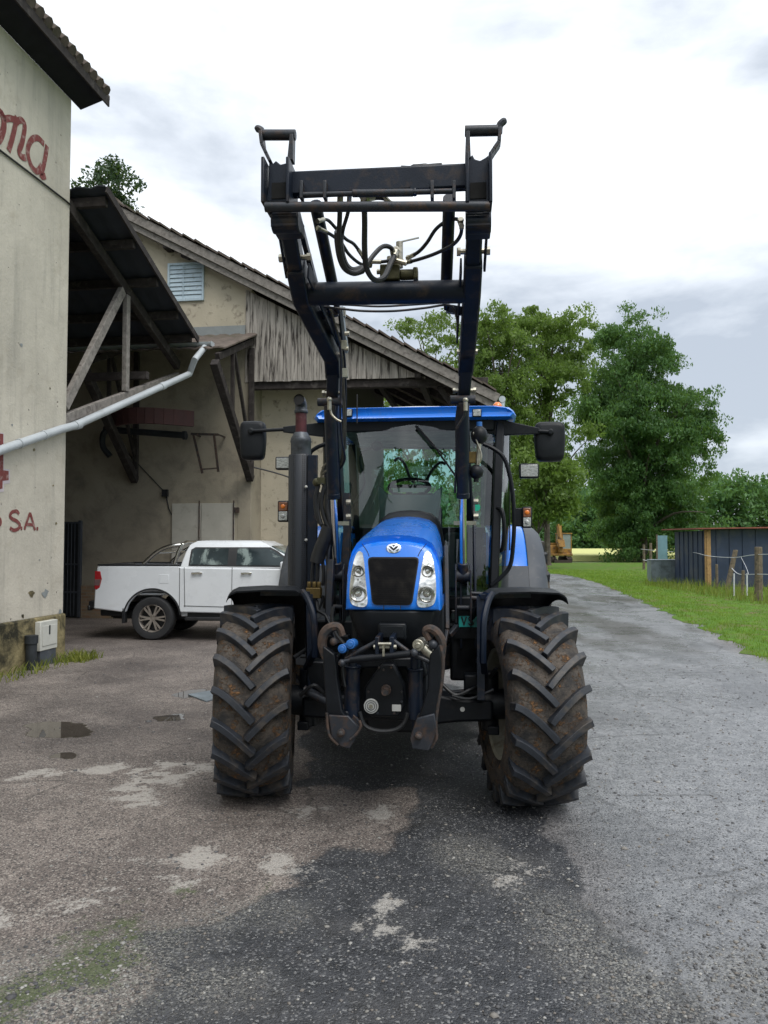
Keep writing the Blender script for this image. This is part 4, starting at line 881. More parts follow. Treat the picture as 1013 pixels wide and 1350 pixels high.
def wheel(name,x,y,r,mbt,mbr,steer,spin,lab=None):
    mm=Matrix.Translation((x,y,r))@Matrix.Rotation(R(steer),4,'Z')@Matrix.Rotation(spin,4,'X')
    w=MB(); # hub
    w.cyl((-.14,0,0),(.14,0,0),.13,n=20); o=part(w,name,K['black']); o.matrix_local=mm
    a=MB(); a.v=list(mbt.v); a.f=list(mbt.f); a.mi=list(mbt.mi); t_=a.build('tyre',[K['mud'],K['rubber']],o,smooth=40,bevel=.005,seg=1)
    b=MB(); b.v=list(mbr.v); b.f=list(mbr.f); b.mi=list(mbr.mi); b.build('rim',K['rimcream'],o)
    return o
wheel('front_wheel',-.995,0,RF-.012,ft,rim_mb(.36,.545,-.10),STEER,.05)
wheel('front_wheel',.89,0,RF-.012,ft,rim_mb(.36,.545,.10),STEER,.16)
rt_=tyre_mb(.91,.62,.49,20,.38,.052)
for x,d in ((-.98,-.12),(.98,.12)): wheel('rear_wheel',x,2.72,.90,rt_,rim_mb(.49,.62,d),0,.1)

# front axle, knuckles, rods
mb=MB()
for s in (-1,1):
    mb.loft([[(s*.16,-.12,.50),(s*.16,.12,.50),(s*.16,.12,.74),(s*.16,-.12,.74)],[(s*.42,-.10,.53),(s*.42,.1,.53),(s*.42,.1,.69),(s*.42,-.10,.69)],[(s*.66,-.095,.54),(s*.66,.095,.54),(s*.66,.095,.675),(s*.66,-.095,.675)]])
mb.box(-.2,.2,-.18,.2,.47,.80)
part(mb,'front_axle',K['black'],bevel=.02)
for s in (-1,1):
    mb=MB(); mb.cyl((s*.64,.02,.46),(s*.64,.02,.86),.06); mb.cyl((s*.60,.03,.63),(s*.84,.03,.64),.105,n=20); mb.box(s*.66-.04,s*.66+.04,-.06,.09,.44,.50); part(mb,'axle_knuckle',K['black'],bevel=.008)
    mb=MB(); mb.cyl((s*.2,.2,.60),(s*.66,.24,.60),.022); mb.cyl((s*.25,-.14,.56),(s*.64,-.13,.74),.03) if s<0 else mb.cyl((.3,.2,.66),(.6,.2,.7),.02); part(mb,'steering_rod',K['loaderworn'])
mb=MB(); mb.cyl((.45,-.098,.62),(.45,-.104,.62),.016); part(mb,'axle_hole',K['label'])
# engine and transmission mass
mb=MB(); mb.box(-.24,.24,-.62,.9,.66,1.36); mb.box(-.30,.30,.3,2.9,.55,1.25); mb.box(-.36,.36,2.2,3.1,.6,1.2); mb.cyl((-.95,2.72,.9),(.95,2.72,.9),.14)
part(mb,'engine_block',K['black'],bevel=.03)
mb=MB(); mb.box(.36,.68,.52,1.15,.70,1.17); mb.box(.34,.70,.50,1.18,1.10,1.14); part(mb,'fuel_tank',K['plastic'],bevel=.035)
mb=MB(); mb.box(-.70,-.36,.5,1.15,.72,1.15); mb.box(-.66,-.40,.42,.52,.8,1.05)
for z in (.45,.75): mb.box(-.95,-.55,1.2,1.5,z,z+.03)
part(mb,'step_box',K['plastic'],bevel=.03)
mb=MB(); mb.box(.62,.9,1.25,1.6,.45,.48); mb.box(.62,.9,1.25,1.6,.78,.81); mb.box(.62,.65,1.25,1.6,.42,1.2); part(mb,'cab_step',K['black'])
mb=MB(); mb.hose([(-.72,-.1,.95),(-.6,.1,1.0),(-.5,.1,.82),(-.42,.0,.78)],.014); mb.hose([(-.66,-.16,.7),(-.56,-.18,.78),(-.48,-.15,.72),(-.4,-.1,.78)],.013); mb.hose([(.68,-.1,.9),(.6,0,.78),(.5,-.1,.75),(.4,-.12,.72),(.3,-.1,.8)],.013); mb.hose([(.66,-.12,.76),(.5,-.14,.70),(.38,-.14,.72)],.01); part(mb,'axle_hose',K['hose'])
mb=MB(); mb.box(-.64,-.5,-.05,.12,.70,.92); mb.box(-.49,-.41,-.02,.14,.72,.96); mb.box(.46,.56,-.04,.1,.70,.84); mb.cyl((-.62,-.06,.66),(-.44,-.06,.66),.035); part(mb,'valve_manifold',K['black'],bevel=.012)
pl=TL(605,812,.50); pr_=TL(637,826,.50)
mb=MB(); mb.box(pl.x,pl.x+.30,.488,.496,pr_.z-.005,pl.z); npl=part(mb,'number_plate',K['plate'],bevel=.003)
mb=MB(); mb.box(pl.x-.03,pl.x+.34,.497,.52,pl.z-.17,pl.z+.06); part(mb,'plate_holder',K['black'])
def text_strokes(mb,strokes,o,ux,uz,sc,w,y):
    for st in strokes:
        for a,b in zip(st,st[1:]):
            p=Vector((o[0]+a[0]*sc,0,o[1]+a[1]*sc)); q=Vector((o[0]+b[0]*sc,0,o[1]+b[1]*sc)); d=(q-p).normalized(); n=Vector((-d.z,0,d.x))*w/2; p-=d*w*.3; q+=d*w*.3
            mb.add([(p.x+n.x,y,p.z+n.z),(q.x+n.x,y,q.z+n.z),(q.x-n.x,y,q.z-n.z),(p.x-n.x,y,p.z-n.z)],[(0,1,2,3)]); y-=.0003
mb=MB(); o_=(pl.x+.022,pr_.z+.014)
text_strokes(mb,[[(0,1),(.3,0),(.6,1)],[(1.5,.85),(1.3,1),(1.05,1),(.92,.82),(1,.6),(1.4,.42),(1.5,.2),(1.36,0),(1.05,0),(.9,.15)]],o_,0,0,.058,.011,.4845)
mb.build('plate_letter',K['inkblack'],npl,smooth=0,recalc=False)

# ---- hood
HX=.03
def nose_y(x,z): 
    t_=max(0,(z-1.35)); return -.80+.18*t_+.42*t_*t_+.30*max(0,abs(x)-.10)**1.6+ .9*max(0,abs(x)-.24)**1.5
def hsec(hw,zt,zb,n=14):
    P=[]
    pr=[(-1,0),(-.995,.25),(-.985,.45),(-.955,.63),(-.90,.77),(-.80,.885),(-.62,.955),(-.32,.99),(0,1)]
    pr=pr+[(-a,b) for a,b in pr[-2::-1]]
    return [(a*hw,zb+b*(zt-zb)) for a,b in pr]
rings=[]
o0=hsec(.288,1.765,1.345)
cen=(0,1.55)
for f in (.0,.35,.65,.86,.955):
    rings.append([(HX+cen[0]+(x-cen[0])*f,nose_y(cen[0]+(x-cen[0])*f,cen[1]+(z-cen[1])*f),cen[1]+(z-cen[1])*f) for x,z in o0])
rings.append([(HX+x*.99,nose_y(x,z)+.012,1.345+(z-1.345)*.992) for x,z in o0])
rings.append([(HX+x,nose_y(x,z)+.035,z) for x,z in o0])
for yy,hw,zt,bl in ((-.46,.292,1.80,.6),(-.28,.297,1.842,.25),(0,.297,1.885,0),(.3,.292,1.925,0),(.58,.283,1.955,0),(.66,.275,1.945,0)):
    oo=hsec(hw,zt,1.345 if yy<.1 else 1.36); rings.append([(HX+x,yy+(nose_y(x,z)+.35)*bl if bl else yy,z) for x,z in oo])
mb=MB(); mb.loft(rings,closed=True,cap=False); n_=len(o0); mb.add([rings[-1][i] for i in range(n_)],[tuple(range(n_))])
hood=part(mb,'hood',K['blue'],smooth=50)
def face_patch(poly,off,name,m,par,thick=.0,sub=None,smooth=35):
    """a panel lying on the nose surface; poly = (x,z) outline"""
    P=poly; cx=sum(p[0] for p in P)/len(P); cz_=sum(p[1] for p in P)/len(P); rr=[]
    for f,o in ((1.0,off+.012),(1.0,off),(.75,off),(.5,off),(.25,off),(.001,off)):
        rr.append([(HX+cx+(x-cx)*f,nose_y(cx+(x-cx)*f,cz_+(z-cz_)*f)+o,cz_+(z-cz_)*f) for x,z in P])
    b=MB(); b.loft(rr,cap=False); return b.build(name,m,par,smooth=smooth)
def dens(P,k=4):
    return [(p.x,p.y) for p in spline([Vector((a,b,0)) for a,b in P+[P[0]]],k)[:-1]]
def rnd(P,r=.012,k=3):
    out=[]; n=len(P)
    for i in range(n):
        a=Vector(P[i-1]); b=Vector(P[i]); c=Vector(P[(i+1)%n]); u=(a-b).normalized(); v=(c-b).normalized()
        for j in range(k+1): t_=j/k; q=(b+u*r)*(1-t_)**2+b*2*t_*(1-t_)+(b+v*r)*t_*t_; out.append((q.x,q.y))
    return out
def edgefill(P,m=5):
    out=[]
    for a,b in zip(P,P[1:]+P[:1]):
        for j in range(m): out.append((a[0]+(b[0]-a[0])*j/m,a[1]+(b[1]-a[1])*j/m))
    return out
gp_=rnd([(-.152,1.655),(.152,1.655),(.112,1.385),(-.112,1.385)],.025)
face_patch(edgefill(rnd([(-.160,1.664),(.160,1.664),(.119,1.377),(-.119,1.377)],.03),2),-.004,'grille_surround',K['black'],hood)
face_patch(edgefill(gp_,2),-.010,'grille',K['grille'],hood)
LP=[(.192,1.688),(.214,1.700),(.235,1.672),(.252,1.60),(.262,1.50),(.259,1.41),(.235,1.375),(.175,1.365),(.150,1.385),(.152,1.44),(.166,1.54),(.178,1.63)]
for s in (-1,1):
    PP=[(s*a,b) for a,b in LP]; PP=dens(PP,3)
    hl=face_patch(PP,-.006,'headlight',K['reflector'],hood)
    hl['label']='clear headlight on the left of the grille' if s<0 else 'clear headlight on the right of the grille'
    for (x,z,r) in ((.211,1.58,.036),(.206,1.445,.049)):
        x=s*x; c=Vector((HX+x,nose_y(x,z)-.012,z)); b=MB(); b.lathe([(r*1.05,.004),(r*1.05,-.010),(r*.92,-.012),(r*.85,-.002),(r*.55,.008),(r*.34,-.004),(r*.30,-.012),(.0005,-.014)],c,1,24)
        b.build('lamp_bowl',K['reflector'],hl)
# seams and emblem
for pts in ([(-.20,1.745),(-.165,1.70),(-.15,1.668)],[(.20,1.745),(.165,1.70),(.15,1.668)],[(-.05,1.376),(-.05,1.35)],[(.05,1.376),(.05,1.35)]):
    b=MB(); b.tube([(HX+x,nose_y(x,z)-.0005,z) for x,z in [(q.x,q.y) for q in spline([Vector((a_,b_,0)) for a_,b_ in pts],4)]],.0022,5); b.build('hood_seam',K['inkblack'],hood)
ez=1.715; ey=nose_y(0,ez)
b=MB(); b.lathe([(.0005,-.010),(.036,-.010),(.043,-.008),(.046,.004)],(0,0,0),1,32); b.xf(Matrix.Translation((HX+.0,ey,ez))@Matrix.Rotation(R(-18),4,'X')@Matrix.Diagonal((1.05,1,.74,1))); em=b.build('emblem',K['chrome'],hood)
b=MB()
for P in ([(-.030,.018),(-.012,.012),(.0,-.004),(.012,.012),(.030,.018),(.018,-.002),(.0,-.022),(-.018,-.002)],[(-.034,-.002),(-.022,-.012),(-.010,-.026),(-.024,-.022)],[(.034,-.002),(.022,-.012),(.010,-.026),(.024,-.022)],[(-.008,.024),(.008,.024),(.0,.010)]):
    b.prism([(x,z) for x,z in P],1,-.0125,-.0102)
b.xf(Matrix.Translation((HX,ey,ez))@Matrix.Rotation(R(-18),4,'X')@Matrix.Diagonal((1.05,1,.8,1))); b.build('leaf_mark',K['plastic'],em,smooth=0)
# cowl behind the hood and side grilles
mb=MB(); mb.loft([[(HX+a,yy,1.40+(b-1.40)*1.0) for a,b in hsec(hw,zt,1.40)] for yy,hw,zt in ((.67,.265,1.94),(.72,.285,2.0),(.92,.29,2.02),(1.0,.27,1.98))]); part(mb,'cowl',K['plastic'],smooth=50)
for s in (-1,1):
    mb=MB(); mb.box(HX+s*.300-.003,HX+s*.300+.003,-.45,.1,1.42,1.66); mb.build('side_grille',K['grille'],hood,bevel=.002)
    mb=MB(); mb.box(HX+s*.27-.03,HX+s*.27+.03,-.3,.6,1.05,1.34); part(mb,'engine_side_panel',K['plastic'],bevel=.01)
# black nose below the hood with the recessed box
mb=MB(); r_=[]
for z,hw,y0,yb in ((1.343,.285,-.775,.0),(1.30,.282,-.775,0),(1.22,.262,-.75,0),(1.15,.235,-.72,0),(1.09,.21,-.66,0)):
    r_.append([(HX-hw,yb,z),(HX-hw,y0+.16,z),(HX-hw*.86,y0+.045,z),(HX-hw*.5,y0,z),(HX+hw*.5,y0,z),(HX+hw*.86,y0+.045,z),(HX+hw,y0+.16,z),(HX+hw,yb,z)])
mb.loft(r_); part(mb,'nose_panel',K['plastic'],bevel=.012)
mb=MB(); mb.box(HX-.085,HX+.085,-.80,-.74,1.17,1.27); part(mb,'nose_box',K['black'],bevel=.012)
mb=MB(); mb.box(HX-.07,HX+.07,-.806,-.80,1.185,1.255); part(mb,'nose_box_lid',K['plastic'],bevel=.006)

# ---- front linkage
YL=-.95
def px_poly(pts,y): 
    P=[TL(a,b,y) for a,b in pts]; return [(p.x,p.z) for p in P]
mb=MB(); mb.prism(px_poly([(505,874),(520,874),(534,903),(535,931),(526,944),(490,944),(481,931),(481,906),(492,890)],-.80),1,-.83,-.74); part(mb,'pto_plate',K['black'],bevel=.012)
mb=MB()
for a,b in ((486,912),(486,925),(530,912),(530,925),(500,880),(516,880),(498,940),(520,940),(506,883)): p=TL(a,b,-.835); mb.cyl((p.x,-.842,p.z),(p.x,-.82,p.z),.007,n=6)
part(mb,'plate_bolt',K['loaderworn'])
p=TL(489.5,931,-.84); mb=MB(); mb.cyl((p.x,-.83,p.z),(p.x,-.845,p.z),.044,n=28); d_=part(mb,'pulley_disc',K['label'],bevel=.003); mb=MB(); mb.cyl((p.x,-.8455,p.z),(p.x,-.853,p.z),.012); mb.lathe([(.030,-.0465+p.y*0),(.033,-.0465)],(0,0,0),1,8) if False else None; mb.build('pulley_hub',K['zinc'],d_)
mb=MB(); 
for rr in (.022,.034): mb.tube([(p.x+rr*math.cos(2*PI*k/24),-.846,p.z+rr*math.sin(2*PI*k/24)) for k in range(25)],.0018,5)
mb.build('pulley_ring',K['loaderworn'],d_)
a=TL(517,929,-.835); b_=TL(529,938,-.835); mb=MB(); mb.box(a.x,b_.x,-.838,-.828,b_.z,a.z); part(mb,'type_label',K['label'],bevel=.002)
p=TL(508,912,-.9); mb=MB(); mb.cyl((p.x,-.74,p.z),(p.x,-.92,p.z),.020,n=12); mb.cyl((p.x,-.74,p.z),(p.x,-.86,p.z),.03,n=12); part(mb,'pto_shaft',K['rust'])
for a,b2,r in (((464.5,880),(464,945),.047),((548,884),(548,948),.042)):
    p=TL(*a,-.86); q=TL(*b2,-.86); mb=MB(); mb.cyl(p,q,r,n=20); mb.cyl((p.x,p.y,p.z),(p.x,p.y,p.z+.012),r*1.12,n=20); mb.cyl(q,(q.x,q.y,q.z-.05),.022); mb.cyl(p,(p.x,p.y,p.z+.1),.03); part(mb,'lift_ram',K['loader'],bevel=.004)
mb=MB(); mb.prism(px_poly([(455,865),(560,865),(565,890),(540,893),(535,880),(478,880),(474,893),(450,890)],-.72),1,-.76,-.62); mb.box(-.23,.24,-.66,-.45,.66,1.0); part(mb,'linkage_frame',K['black'],bevel=.015)
# lower links: flat arms folded up, open claws at the top
def link(name,outer,label):
    mb=MB(); mb.prism(px_poly(outer,YL),1,YL-.035,YL+.035); o=part(mb,name,K['black'],bevel=.008); o['label']=label; return o
l1=link('lower_link',[(427,850),(443,862),(446,895),(452,935),(462,950),(460,975),(446,980),(436,965),(432,940),(428,890)],'folded lower link arm left of the nose')
l2=link('lower_link',[(567,862),(580,848),(583,875),(581,905),(576,930),(573,955),(570,982),(556,984),(548,965),(554,940),(565,905)],'folded lower link arm right of the nose')
def claw(par,pts,r,y):
    mb=MB(); P=[TL(a,b,y) for a,b in pts]; S_=spline(P,5); n=len(S_); mb.tube([(p.x,p.y,p.z) for p in S_],[r*(.75+.35*math.sin(PI*min(1,(i+3)/(n)))) for i in range(n)],8)
    i0=0; 
    return mb.build('claw',K['rust'],par)
claw(l1,[(430,868),(425,850),(428,835),(437,827),(447,827),(452,838)],.027,YL)
claw(l2,[(582,868),(583,848),(577,835),(568,829),(561,832),(566,844)],.024,YL)
mb=MB(); p=TL(440,846,YL-.0); mb.sphere(p,.024); mb.build('ball_end',K['rust'],l1); mb=MB(); p=TL(571,850,YL-.02); mb.sphere(p,.028); mb.build('ball_end',K['loaderworn'],l2)
for par,pts,pin,sd_ in ((l1,[(434,942),(460,943),(474,958),(468,976),(462,986),(450,983),(438,970)],(450,966),1),(l2,[(550,946),(573,940),(576,960),(571,978),(566,989),(544,986),(541,972)],(552,970),-1)):
    mb=MB(); P=px_poly(pts,YL-.05); mb.prism(P,1,YL-.07,YL-.045); mb.prism(P,1,YL+.045,YL+.07); mb.build('link_bracket',K['loaderworn'],par,bevel=.005)
    p=TL(*pin,YL-.08); mb=MB(); mb.cyl((p.x,YL-.10,p.z),(p.x,YL+.09,p.z),.022,n=10); mb.sphere((p.x,YL-.1,p.z),.02); mb.build('link_pin',K['rust'],par)
mb=MB(); mb.hose([TL(*q,YL-.02) for q in ((580,850),(584,870),(582,900),(577,930),(574,955),(575,972),(568,985))],.012); mb.build('rusty_edge',K['rust'],l2)
for par,q in ((l1,((462,975),(470,968),(476,958),(474,950))),(l1,((431,940),(434,968),(446,982)))):
    mb=MB(); mb.hose([TL(a,b,YL-.08) for a,b in q],.008); mb.build('rusty_edge',K['rust'],par)
# top link and its A frame
def tb(name,a,b,r,m,y=-1.0,par=None,y2=None): 
    mb=MB(); mb.cyl(TL(*a,y),TL(*b,y if y2 is None else y2),r,n=12); return part(mb,name,m,par)
tl=tb('top_link',(462,870),(541,862),.021,K['black'],-1.02); tb('top_link_thread',(448,873),(464,870),.012,K['loaderworn'],-1.02,tl); mb=MB(); mb.sphere(TL(451,874,-1.02),.022); mb.sphere(TL(546,861,-1.02),.024); mb.build('top_link_ball',K['loaderworn'],tl)
for a,b in (((456,868),(497,846)),((541,861),(519,845)),((541,861),(566,872)),((544,858),(569,858))): tb('frame_bar',a,b,.014,K['loaderworn'],-.96)
mb=MB()
for x0 in (498,517): p=TL(x0,852,-1.0); mb.box(p.x-.012,p.x+.012,-1.03,-.8,p.z-.045,p.z+.055)
part(mb,'clevis',K['loader'],bevel=.004); tb('clevis_pin',(493,853),(523,853),.014,K['zinc'],-1.01); tb('clevis_pin',(499,849),(516,849),.010,K['zinc'],-1.035)
mb=MB(); p=TL(506,851,-1.04); mb.bar(p,(p.x,p.y,p.z-.06),.02,.012); part(mb,'pin_clip',K['zinc'])
for a,r in (((453,856.5),.026),((464,850.5),.028)):
    p=TL(*a,-.98); mb=MB(); mb.cyl((p.x,-.9,p.z),(p.x-.004,-1.005,p.z+.008),r,n=20); mb.cyl((p.x-.004,-1.004,p.z+.008),(p.x-.004,-1.014,p.z+.008),r*.6); part(mb,'coupling_cap',K['bluecap'],bevel=.004)
p=TL(551.5,850,-.98); mb=MB(); mb.cyl((p.x+.02,-.88,p.z),(p.x,-1.01,p.z),.034,n=20); mb.cyl((p.x,-1.01,p.z),(p.x,-1.022,p.z),.018); mb.cyl((p.x+.01,-.95,p.z-.01),(p.x+.09,-.95,p.z-.07),.03); part(mb,'trailer_socket',K['label'] if False else K['zinc'],bevel=.004)
mb=MB(); mb.hose([TL(*q,-.88) for q in ((474,938),(480,955),(492,962),(508,964),(524,961),(534,952),(538,940))],.013); part(mb,'low_hose',K['hose'])
mb=MB(); mb.hose([TL(*q,-.9) for q in ((466,852),(460,862),(452,880),(455,905))],.010); mb.hose([TL(*q,-.7) for q in ((440,800),(438,815),(443,835),(455,850))],.012); part(mb,'plug_lead',K['hose'])

# ---- front fenders (turn with the wheels)
def arc_sheet(R0,a0,a1,xs_,n=18,th=.012,drop=None,yc=0,zc=.655):
    """sheet around the axle; xs_ = list of (x, radial offset)"""
    rings=[]
    for i in range(n+1):
        a=a0+(a1-a0)*i/n; ring=[]
        for x,dr in xs_: r=R0+dr; ring.append((x,yc+r*math.cos(a),zc+r*math.sin(a)))
        for x,dr in reversed(xs_): r=R0+dr-th; ring.append((x,yc+r*math.cos(a),zc+r*math.sin(a)))
        rings.append(ring)
    return rings
for s,x0 in ((-1,-1.015),(1,.945)):
    mm=Matrix.Translation((x0,0,.655))@Matrix.Rotation(R(STEER),4,'Z')@Matrix.Translation((-x0,0,-.655))
    mb=MB(); xo=x0+s*.19; xi=x0-s*.335
    rings=arc_sheet(.785,R(103),R(15),[(xo,-.075),(xo-s*.012,-.04),(xo-s*.03,-.022),(xo-s*.07,-.004),((xo+xi)/2,.006),(xi+s*.05,0),(xi,-.03),(xi-s*.004,-.07)])
    mb.loft(rings); mb.xf(mm); fd=part(mb,'front_fender',K['plastic'],smooth=50); fd['label']='curved black fender over the left front tyre' if s<0 else 'curved black fender over the right front tyre'
    mb=MB(); q=[(xi-s*.0,-.19,1.415),(xi-s*.04,-.24,1.36),(xi-s*.08,-.30,1.25),(xi-s*.09,-.32,1.09),(xi-s*.09,-.31,.98)]
    mb.tube(spline(q,4),.023,8); mb.bar((xi-s*.09,-.31,1.02),(xi-s*.02,-.05,.85),.04,.03); mb.bar((xi-s*.06,-.1,.7),(xi-s*.04,0,1.38),.05,.06); mb.bar((xi+s*.3,-.02,1.392),(xi-s*.05,-.02,1.385),.06,.03); mb.xf(mm); mb.build('fender_bracket',K['loader'],fd)

# ---- rear fenders
for s in (-1,1):
    mb=MB(); xs_=[(s*.70,0),(s*.90,.012),(s*1.04,.008),(s*(1.075),-.01)]; mb.loft(arc_sheet(1.03,R(143),R(20),xs_,22,.015,yc=2.72,zc=.9)); mb.box(s*.70-.01,s*.70+.01,2.0,3.2,1.1,1.85); rf_=part(mb,'rear_fender',K['blue'],smooth=50)
    mb=MB(); ex_=.05 if s<0 else 0; xs_=[(s*1.078,.004),(s*(1.13+ex_*.5),.0),(s*(1.19+ex_),-.025),(s*(1.24+ex_),-.075),(s*(1.265+ex_),-.15)]; mb.loft(arc_sheet(1.03,R(196),R(18),xs_,22,.02,yc=2.72,zc=.9)); mb.build('fender_flare',K['greyplastic'],rf_,smooth=55)
    mb=MB(); mb.loft(arc_sheet(1.042,R(196),R(142.5),[(s*.72,0),(s*1.075,0)],8,.015,yc=2.72,zc=.9)); mb.build('fender_front',K['greyplastic'],rf_,smooth=50)

# ---- cab
CB=Vector((.03,0,0))
cabx=lambda z,y:(.66+.10*(z-1.3)/1.5)+.10*min(1,max(0,(y-1.2)/.8))
mb=MB()
ZT=2.83
fl,fr_=-.665,.705
def pillar(p,q,w,d,name='cab_pillar'):
    b=MB(); b.bar(p,q,w,d,up=(0,1,0)); return part(b,name,K['black'],bevel=.012)
pA=[((s*.69+.03,1.18,1.28),(s*.77+.03,1.44,ZT)) for s in (-1,1)]
for (p,q) in pA: pillar(p,q,.075,.10)
for s in (-1,1):
    pillar((s*.86+.03,2.07,1.25),(s*.87+.03,2.08,ZT),.06,.09); pillar((s*.70+.03,2.95,1.7),(s*.76+.03,2.95,ZT),.08,.08)
mb=MB(); mb.box(-.74,.80,1.15,2.95,1.18,1.30); mb.box(-.70,.76,2.92,2.98,1.2,1.92); part(mb,'cab_floor',K['plastic'],bevel=.02)
# glass
def quad(mb,P,t=.006): 
    P=[Vector(p) for p in P]; n=(P[1]-P[0]).cross(P[3]-P[0]).normalized()*t; mb.add(P+[p+n for p in P],[(0,1,2,3),(7,6,5,4),(0,4,5,1),(1,5,6,2),(2,6,7,3),(3,7,4,0)])
def gq(name,rows,parent=None):
    b=MB(); n=len(rows[0]); b.add([p for r in rows for p in r],[(i*n+k,i*n+k+1,(i+1)*n+k+1,(i+1)*n+k) for i in range(len(rows)-1) for k in range(n-1)]); return part(b,name,K['cabglass'],parent,recalc=False)
rows=[]
for i in range(9):
    f=i/8; z=1.31+(2.80-1.31)*f; y=1.19+.25*f; hw=.66+.075*f; rows.append([(.03+hw*c,y-.07*(1-c*c),z) for c in (-1,-.75,-.5,-.25,0,.25,.5,.75,1)])
ws=gq('windshield',rows)
for s in (-1,1):
    gq('side_window',[[(.03+s*(.70+.08*f)+s*.0,1.22+.24*f,1.31+1.49*f),(.03+s*(.79+.055*f),1.4+.2*f,1.31+1.49*f),(.03+s*(.85+.03*f),1.7+.05*f,1.31+1.49*f),(.03+s*(.87+.02*f),2.03,1.31+1.49*f)] for f in (0,.25,.5,.75,1)])
    gq('quarter_window',[[(.03+s*(.86+.01*f),2.10,1.85+.95*f),(.03+s*(.72+.04*f),2.93,1.85+.95*f)] for f in (0,.5,1)])
gq('rear_window',[[(.03-.68,2.96,1.95+.82*f),(.03+.68,2.96,1.95+.82*f)] for f in (0,.5,1)])
# door frame and handle on the right, grab bars
mb=MB(); mb.hose([(.76,1.27,2.05),(.80,1.22,2.02),(.815,1.2,1.86),(.80,1.22,1.70),(.755,1.27,1.68)],.018); part(mb,'door_handle',K['black'])
mb=MB(); mb.hose([TL(*q,1.15) for q in ((637,585),(652,592),(664,603),(671,622),(676,650),(678,685),(677,715),(673,745),(662,760),(648,772))],.018,k=6); part(mb,'grab_rail',K['black'])
mb=MB(); mb.hose([TL(*q,1.15) for q in ((434,584),(418,590),(408,600),(405,625),(404,660),(404,700))],.018,k=6); part(mb,'grab_rail',K['black'])
# roof
def rsec(y,hw,z0,z1,ch): 
    return [(.04-hw*.97,y,z0),(.04-hw,y,z0+.03),(.04-hw*.975,y,z0+(z1-z0)*.6),(.04-hw*.93,y,z1-.015),(.04-hw*.8,y,z1+ch*.6),(.04-hw*.4,y,z1+ch),(.04+hw*.4,y,z1+ch),(.04+hw*.8,y,z1+ch*.6),(.04+hw*.93,y,z1-.015),(.04+hw*.975,y,z0+(z1-z0)*.6),(.04+hw,y,z0+.03),(.04+hw*.97,y,z0)]
mb=MB(); mb.loft([rsec(1.30,.83,2.86,2.91,.0),rsec(1.28,.865,2.845,2.935,.003),rsec(1.36,.895,2.83,2.95,.004),rsec(1.6,.905,2.83,2.955,.006),rsec(2.6,.905,2.83,2.955,.008),rsec(3.0,.88,2.84,2.94,.004)])
rfo=part(mb,'cab_roof',K['blue'],smooth=40,bevel=.012)
mb=MB(); mb.loft([[(.04+a*hw,y,z0+b*h) for a,b in ((-1,0),(-.9,.6),(-.5,.95),(0,1),(.5,.95),(.9,.6),(1,0))] for y,hw,z0,h in ((1.62,.36,2.95,.005),(1.7,.42,2.95,.07),(2.0,.46,2.95,.11),(2.5,.46,2.95,.10),(2.7,.40,2.95,.005))]); mb.build('roof_hatch',K['white'],rfo,smooth=50)
mb=MB(); mb.box(-.66,.74,1.37,1.5,2.74,2.84); mb.box(-.66,.74,1.5,2.95,2.79,2.828); mb.build('roof_lining',K['plastic'],rfo,bevel=.01)
for px in (459,629):
    p=TL(px,544.5,1.27); b=MB(); b.box(p.x-.04,p.x+.04,1.262,1.285,p.z-.035,p.z+.035); o=b.build('roof_work_light',K['black'],rfo,bevel=.006); b=MB(); b.box(p.x-.033,p.x+.033,1.256,1.2615,p.z-.028,p.z+.028); b.build('lamp_lens',K['clearlens'],o,bevel=.003)
p=TL(656,537,1.75); b=MB(); b.lathe([(.0005,.05),(.022,.045),(.04,.025),(.046,0),(.046,-.03)],(p.x,1.75,p.z),2,18); be=b.build('beacon',K['orange'],rfo,smooth=60); b=MB(); b.cyl((p.x,1.75,2.93),(p.x,1.75,p.z-.028),.05); b.build('beacon_base',K['black'],be)
b=MB(); q=TL(669,548,2.3); b.sphere((q.x,2.3,q.z-.02),.075,sq=(.6,3.2,.8)); b.build('roof_vent',K['blue'],rfo)
mb=MB(); mb.tube([TL(471,558,1.25),TL(471,520,1.25)],.006,6); mb.build('aerial',K['hose'],rfo)
